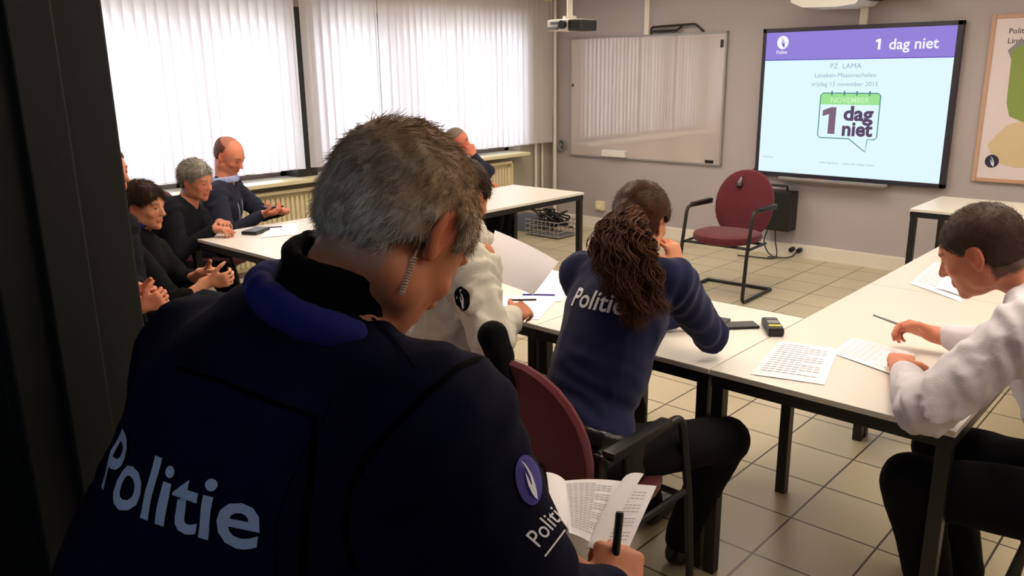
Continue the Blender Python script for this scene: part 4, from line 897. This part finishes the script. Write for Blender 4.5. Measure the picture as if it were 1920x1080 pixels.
# --- man in the white shirt
wm = person('person', 'man in white shirt with short dark hair writing at the right-hand table', dict(
    face=(-1, .1), NB=(-.385, 2.56, 1.10), hip=(-.09, 2.50, .54), head=px(1838, 470, 2.27), hF=(-.93, .02, -.48), bulk=1.16, s=1.02,
    shL=(-.37, 2.34, 1.02), elL=(-.555, 2.20, .805), wL=(-.725, 2.56, .785), wR=(-.715, 2.87, .81), poleR=(.3, .6, -1), knL=(-.60, 2.36, .51), knR=(-.60, 2.66, .51), anL=(-.48, 2.36, .09), anR=(-.50, 2.72, .09),
    handR=((-1, -.15, .22), (-.1, -.65, -.75), 1, dict(curl=[.55, .6, .7, .8])), handL=((-.25, 1, .0), DN, -1, dict(curl=.55)),
    skin=srgb(202, 128, 100), hairc=srgb(44, 34, 30), scalp=.9, line=(-.014, .80, -.028, -.078, .092), fine=.0045, hfine=.0045, h=.012, top=M_wshirt, topname='shirt', trou=M_trou, hcl=.0075, fold=1.3, sleeve=.80))
hair_cap(wm, srgb(58, 42, 34), .006, .0055, .0012, (-.014, .80, -.028, -.078, .092), 9000, .009, .0005, srgb(64, 50, 42), comb_short, .1)
collar(wm, M_wshirt, .068, .076, .008, .022, .25, (0, 0, .008))
b = MB(); p0 = px(1652, 606, (A_(W3(0,0,0))*0+2.75)[0]) if False else A_((-.93, 2.83, .80))
# pen in his raised hand
wrR = wm['wr']['R']; b = MB(); b.tube([wrR+A_((-.185, -.055, .045)), wrR+A_((-.10, -.045, .025))], [.003, .0045], 8); o = b.build('pen', M_grey, None, True); tag(o, 'thin grey pen held by the man in the white shirt', 'pen')

# --- dark-haired person in the creased pale shirt
pm = person('person', 'dark-haired person in creased pale shirt writing, half hidden behind the standing officer', dict(
    face=(-.05, 1), NB=(-1.955, 1.90, 1.115), hip=(-1.98, 1.70, .54), head=px(868, 368, 2.82), hF=(-.1, 1, -.45), bulk=1.08,
    shR=px(876, 508, 2.62), elR=px(925, 640, 2.52), wR=(-1.985, 2.165, .795), wL=px(866, 486, 2.95), poleL=(-.6, -.3, -1),
    knR=(-1.85, 2.14, .50), knL=(-2.15, 2.14, .50), anR=(-1.84, 2.12, .09), anL=(-2.15, 2.12, .09),
    handR=((.0, 1, .12), (-.55, .1, -.8), 1, dict(curl=.75)), handL=((.7, .6, .0), (-.4, .5, -.3), -1, dict(curl=.5)),
    skin=srgb(204, 130, 100), hairc=srgb(40, 26, 20), fine=.006, top=M_cshirt, topname='shirt', trou=M_trou, hcl=.0075, fold=1.8))
hair_cap(pm, srgb(48, 30, 22), .012, .007, .004, (-.01, .6, -.03, -.06, .09), 2500, .02, .0008, None, (0, -.4, -1), .2)
collar(pm, M_cshirt)
w = pm['wr']['R']; e = pm['el']['R']
f = Field(w-.1, w+.1, .007); d_ = nrm(w-e); f.cap(w-d_*.045, w-d_*.005, .040, .036, .01); f.mesh('cuff', M_wshirt, pm['top'])
s3 = pm['sh']['R']; fr = decal_frame(s3+A_((.03, -.05, -.06)), (.74, .67, 0), (0, 0, 1), .15)
eb = decal('sleeve_badge', poly_bm(oval(.026, .032)), fr, pm['top'], M_collar, pm['top'], .01, .002)
decal('badge_mark', poly_bm([(x*.018, z*.024) for x, z in HANDMARK[0]]), fr, pm['top'], M_textw, pm['top'], .008, .004)
b = MB(); b.tube([w+A_((-.06, .06, .035)), w+A_((.035, .10, .045))], .004, 8); o = b.build('pen', M_blackp, None, True); tag(o, 'dark pen in the writing hand of the person in the pale shirt', 'pen')
# --- man with a hand to his mouth
tm = person('person', 'man in dark sweater beside the window with a hand raised to his mouth', dict(
    face=(.78, .62), NB=px(858, 306, 6.95), hip=(-5.12, 4.72, .48), head=px(858, 266, 6.9), hF=(.95, .55, .05), s=.95,
    elR=px(915, 322, 6.75), wR=px(888, 292, 6.72), wL=(-4.80, 4.93, .76), knR=(-4.62, 4.86, .50), knL=(-4.72, 5.10, .50), anR=(-4.66, 4.86, .09), anL=(-4.78, 5.08, .09),
    handR=((-.35, -.1, 1), (-.6, .5, .1), 1, dict(curl=.8)), handL=((.9, .4, 0), DN, -1, {}),
    skin=SKR, hairc=srgb(110, 96, 86), scalp=.35, fine=.008, top=M_nknit, trou=M_trou, hcl=.012))
hair_cap(tm, srgb(120, 104, 92), .006, .008, .002, (.035, .75, -.04, -.05, .06))
# --- bald man
bm_ = person('person', 'balding man in navy sweater over light blue collar looking down at a phone', dict(
    face=(.70, .70), NB=px(422, 342, 5.6), hip=(-5.32, 2.74, .50), head=px(430, 292, 5.55), hF=(.9, .42, -.50), s=1.02,
    wR=px(492, 402, 5.42), wL=px(530, 396, 5.60), poleR=(.2, -.7, -1), poleL=(-.3, .4, -1), knR=(-4.98, 3.12, .60), knL=(-5.12, 3.22, .52), anR=(-4.80, 3.32, .30), anL=(-5.0, 3.42, .09),
    handR=((.75, .75, .12), (-.3, .2, .9), 1, dict(curl=.5)), handL=((.0, -.9, .1), (-.3, .2, .9), -1, dict(curl=.5)),
    skin=srgb(210, 132, 104), hairc=srgb(120, 84, 66), scalp=.45, line=(.0, .9, -.045, -.06, .0), fine=.007, top=M_nknit, trou=M_jean, hcl=.010, bulk=1.04))
collar(bm_, M_lblue, .074, .082, .012, .022, .35, (0, .0, .012), 'shirt_collar')
hair_cap(bm_, srgb(96, 62, 48), .003, .006, .001, (.0, .9, -.045, -.05, .0), ext=lambda f, W: f.ell(W(0, .02, .10), (.085, .11, .055), bm_['HR'], .01, 's'))
b = MB(); nb = bm_['NB']; Fb = bm_['F']; Sb = bm_['S']; Ub = bm_['U']
b.tube(rounded_path([nb+Sb*.07+Fb*.03, nb+Sb*.05+Fb*.125-Ub*.12, nb+Fb*.150-Ub*.30], .05), .005, 6); b.tube(rounded_path([nb-Sb*.07+Fb*.03, nb-Sb*.05+Fb*.125-Ub*.12, nb+Fb*.150-Ub*.30], .05), .005, 6)
o = b.build('lanyard', M_lblue, bm_['body'], True); b = MB(); q = nb+Fb*.158-Ub*.34; b.box(q-A_((.03, .03, .042)), q+A_((.03, .012, .042)), .004); b.build('badge', M_white, o)
b = MB(); q = px(512, 388, 5.45); b.box(q-A_((.035, .06, .006)), q+A_((.035, .06, .006)), .004); o = b.build('mobile_phone', M_blackp, None); tag(o, 'dark mobile phone held by the balding man by the window', 'phone')
# --- grey-haired man
gm = person('person', 'grey-haired man in charcoal sweater leaning on the table corner, looking right', dict(
    face=(.80, .60), NB=px(352, 382, 5.08), hip=(-5.02, 2.10, .47), head=px(368, 338, 5.02), hF=(.92, .36, -.22), s=.98,
    wR=px(402, 430, 4.90), wL=px(412, 418, 5.08), poleR=(0, -.4, -1), poleL=(-.4, .4, -1), knR=(-4.66, 2.20, .48), knL=(-4.72, 2.45, .48), anR=(-4.50, 2.18, .09), anL=(-4.52, 2.5, .09),
    handR=((.9, .4, .05), DN, 1, dict(curl=.6)), handL=((.9, -.1, .1), DN, -1, dict(curl=.6)),
    skin=srgb(196, 126, 98), hairc=srgb(130, 124, 116), scalp=.8, line=(-.010, .80, -.025, -.078, .088), fine=.007, top=M_char, trou=M_trou, hcl=.010, bulk=1.05))
hair_cap(gm, srgb(140, 132, 122), .010, .007, .006, (-.010, .80, -.025, -.078, .088), 5000, .024, .0009, srgb(96, 88, 80), (0, -.5, -1), .2, lift=.5)
# --- young man
ym = person('person', 'brown-haired young man in black jacket with blue collar, bare forearms, hands together', dict(
    face=(.76, .65), NB=px(258, 436, 4.15), hip=(-4.06, 1.62, .50), head=px(270, 386, 4.12), hF=(.84, .50, -.10), s=.98,
    wR=px(392, 528, 3.86), wL=px(382, 512, 4.08), elR=px(330, 572, 3.80), elL=px(345, 530, 4.2), knR=(-3.62, 1.86, .49), knL=(-3.78, 2.08, .49), anR=(-3.42, 1.96, .09), anL=(-3.62, 2.2, .09),
    handR=((.75, .75, .1), (-.5, .5, .2), 1, dict(curl=.7)), handL=((.85, .2, .0), (.3, -.8, .1), -1, dict(curl=.6)),
    skin=srgb(212, 146, 112), hairc=srgb(48, 30, 20), scalp=.8, line=(.002, .50, -.03, -.06, .088), fine=.006, top=M_collar, topname='jacket', trou=M_trou, hcl=.010, sleeve=.28, cuff=(.05, .052)))
hair_cap(ym, srgb(54, 34, 22), .014, .006, .003, (.002, .50, -.03, -.06, .088), 4000, .03, .0008, None, lambda L: np.stack([L[:, 0]*0, .5+L[:, 1]*2, -.9+L[:, 2]*2], 1), .25)
collar(ym, M_blue, .078, .086, .012, .016, .3, (0, 0, .012))
# --- partly hidden person beside the frame
lm = person('person', 'person mostly hidden by the door frame, only clasped hands and a bit of face showing', dict(
    face=(.76, .65), NB=px(196, 378, 3.62), hip=(-3.62, 1.14, .50), head=px(196, 322, 3.60), hF=(.84, .50, -.05), s=.98,
    wR=px(268, 575, 3.45), wL=px(262, 545, 3.55), poleR=(-.2, -.4, -1), poleL=(-.4, .2, -1), knR=(-3.22, 1.30, .49), knL=(-3.36, 1.52, .49), anR=(-3.05, 1.40, .09), anL=(-3.2, 1.62, .09),
    handR=((.6, .6, .35), (-.5, .6, .2), 1, dict(curl=.8)), handL=((.7, .3, -.1), (.3, -.8, .1), -1, dict(curl=.8)),
    skin=srgb(214, 138, 108), hairc=srgb(90, 60, 44), fine=.006, top=M_char, trou=M_trou, hcl=.012, sleeve=.45, cuff=(.05, .045)))
hair_cap(lm, srgb(90, 60, 44), .012, .008, .003, (.02, .6, -.03, -.06, .085))

# ------------------------------------------------------------------ things on the tables
def sheet(label, corners, bend=.0, name='paper_sheet', group='loose papers on the tables', th=.0012, lines=0, m=None, parent=None):
    """corners: four room points TL TR BR BL; a thin curved sheet"""
    TL, TR, BR, BL = [A_(c) for c in corners]; n = 12; nn = nrm(np.cross(TR-TL, BL-TL)); nn = nn if nn[2] > 0 else -nn
    V = []; 
    for sd in (0, 1):
        for i in range(n+1):
            for j in range(n+1):
                u, v = j/n, i/n; p = (TL*(1-u)+TR*u)*(1-v)+(BL*(1-u)+BR*u)*v; V.append(p+nn*(bend*4*u*(1-u)+bend*.6*math.sin(v*PI))+nn*th*sd)
    K = (n+1)**2; Q = []
    for i in range(n):
        for j in range(n):
            a = i*(n+1)+j; Q.append((a, a+1, a+n+2, a+n+1)); Q.append((K+a, K+a+n+1, K+a+n+2, K+a+1))
    rim = [j for j in range(n+1)]+[i*(n+1)+n for i in range(1, n+1)]+[n*(n+1)+j for j in range(n-1, -1, -1)]+[i*(n+1) for i in range(n-1, 0, -1)]
    for a, b_ in zip(rim, rim[1:]+rim[:1]): Q.append((a, a+K, b_+K, b_))
    o = fast_mesh(name, np.array(V), np.array(Q), m or M_paper, parent, smooth=False)
    if parent is None: tag(o, label, 'paper', group)
    if lines:
        b = MB(); 
        for k in range(lines):
            v = .08+.84*k/lines; ue = .92 if k % 4 else .6; 
            for u0 in np.arange(.08, ue-.05, .10):
                q = [];
                for (u, vv) in ((u0, v), (u0+.08, v), (u0+.08, v+.010), (u0, v+.010)):
                    p = (TL*(1-u)+TR*u)*(1-vv)+(BL*(1-u)+BR*u)*vv; q.append(b.bm.verts.new(p+nn*(bend*4*u*(1-u)+bend*.6*math.sin(vv*PI)+th+.0012)))
                b.bm.faces.new(q)
        b.build('printed_text', M_ink, o)
    return o
TT = .7412
def tp(x, y, z=TT): d = px(x, y, 1)-CAM; return CAM+d*((z-CAM[2])/d[2])
sheet('white paper sheet at the table joint, nearest the phone and the radio', [tp(1462, 640), tp(1572, 655), tp(1546, 722), tp(1408, 702)], .001, lines=14)
sheet('white paper sheet under the hands of the man in the white shirt', [tp(1598, 634), tp(1718, 664), tp(1672, 702, TT+.002), tp(1558, 662)], .001, lines=14)
sheet('white sheet lying on the far right table beside the writing man', [tp(1752, 492), tp(1862, 520), tp(1800, 566), tp(1706, 532)], .002, lines=10)
sheet('white sheet curled up at its edge in front of the writing man\'s face', [tp(1790, 500, .80), tp(1850, 520, .78), tp(1812, 560, .745), tp(1752, 540, .745)], .006)
sheet('white sheet flat on the table under the writing hand of the pale-shirt person', [tp(905, 552), tp(1046, 560), tp(1010, 600), tp(880, 586)], .001)
sheet('white sheet flat on the table between the raised page and the ponytailed officer', [tp(1010, 500), tp(1085, 520), tp(1052, 566), tp(975, 556)], .001)
BL, BR = tp(905, 546, .744), tp(1003, 554, .744)
tl, tr = px(928, 432, 3.02), px(1047, 491, 3.06)
sheet('large white page held up above the table by the person in the pale shirt', [tl, tr, px(1000, 553, 2.98), px(900, 520, 2.94)], .012)
sheet('white paper beside the dark wallet on the far left table', [tp(505, 424), tp(560, 418), tp(556, 440), tp(488, 446)], .001)
def slab(name, x, y, w, l, h, rot, m, label, cat, z=.7405, bev=.004):
    c = tp(x, y, z); b = MB(); b.box((c[0]-w/2, c[1]-l/2, z), (c[0]+w/2, c[1]+l/2, z+h), bev, Matrix.Rotation(rot, 3, 'Z'), (c[0], c[1], z)); o = b.build(name, m, None); return tag(o, label, cat), c
o, c = slab('mobile_phone', 1388, 612, .072, .125, .010, -.75, M_blackp, 'flat black mobile phone on the white table right of the ponytailed officer\'s elbow', 'phone')
o, c = slab('mobile_phone', 1352, 607, .050, .085, .014, .2, M_blackp, 'small dark phone touching the ponytailed officer\'s sleeve on the table', 'phone')
c = tp(1448, 620, .7405); ra = empty('handheld_radio', tuple(c), 'chunky black handheld radio with a yellow-green stripe on the table joint', 'radio')
Rm = Matrix.Rotation(.62, 3, 'Z')
def rb(lo, hi, nm, m, bev=.004, par=None):
    b = MB(); b.box([c[i]+lo[i] for i in range(3)], [c[i]+hi[i] for i in range(3)], bev, Rm, c); return b.build(nm, m, par or ra)
rb((-.029, -.075, 0), (.029, .075, .032), 'case', M_blackp, .010); rb((-.022, -.052, .030), (.022, -.030, .0345), 'stripe', M_yel, .001); rb((-.020, -.016, .030), (.020, .020, .0350), 'display', M_grey, .001)
rb((-.022, .070, .008), (-.010, .100, .022), 'antenna', M_blackp, .004)
for k in range(3): rb((-.016+.012*k, .030, .031), (-.008+.012*k, .040, .036), 'button', M_grey, .001)
o, c = slab('wallet', 480, 436, .10, .17, .022, .5, M_shoe, 'black wallet lying on the far left white table', 'wallet', bev=.006)
o, c = slab('pen', 506, 428, .012, .15, .010, -.6, M_blackp, 'black pen beside the wallet on the far left table', 'pen', bev=.003)
o, c = slab('pen', 1010, 555, .010, .14, .009, -.95, M_emb, 'dark blue pen lying below the raised white page', 'pen', bev=.003)
# papers and pen held by the standing officer
dz = 1.22
hs1 = sheet('stapled printed pages held by the standing officer, one page folded over', [px(1050, 903, 1.30), px(1165, 903, 1.36), px(1120, 1030, 1.25), px(1066, 1000, 1.20)], .004, 'printed_pages', None, lines=22)
sheet(None, [px(1165, 904, 1.36), px(1207, 889, 1.34), px(1128, 1040, 1.215), px(1098, 1032, 1.225)], .008, 'folded_page', None, parent=hs1)
sheet(None, [px(1140, 908, 1.38), px(1231, 912, 1.37), px(1178, 1030, 1.27), px(1110, 1036, 1.27)], .002, 'back_page', None, parent=hs1, lines=16)
sheet(None, [px(1024, 886, 1.30), px(1062, 905, 1.305), px(1068, 1000, 1.21), px(1030, 960, 1.20)], .004, 'turned_page', None, parent=hs1)
b = MB(); b.cyl(px(1162, 962, 1.21), px(1152, 1060, 1.20), .0062, 14); b.cyl(px(1162.3, 960, 1.2101), px(1161, 972, 1.2099), .0055, 14); o = b.build('pen', M_blackp, None, True); tag(o, 'thick black pen upright in the standing officer\'s fist', 'pen')
# unidentified rounded black shape beside the pale shirt, read as a bag
f = Field(px(925, 640, 2.3)-.25, px(925, 640, 2.3)+.25, .008); f.cap(px(924, 630, 2.28), px(938, 668, 2.26), .044, .036, .02); f.cap(px(938, 668, 2.26), px(952, 720, 2.22), .034, .022, .02)
o = f.mesh('shoulder_bag', M_collar, None); tag(o, 'rounded black bag beside the pale-shirt person\'s elbow, above the red chair', 'bag')
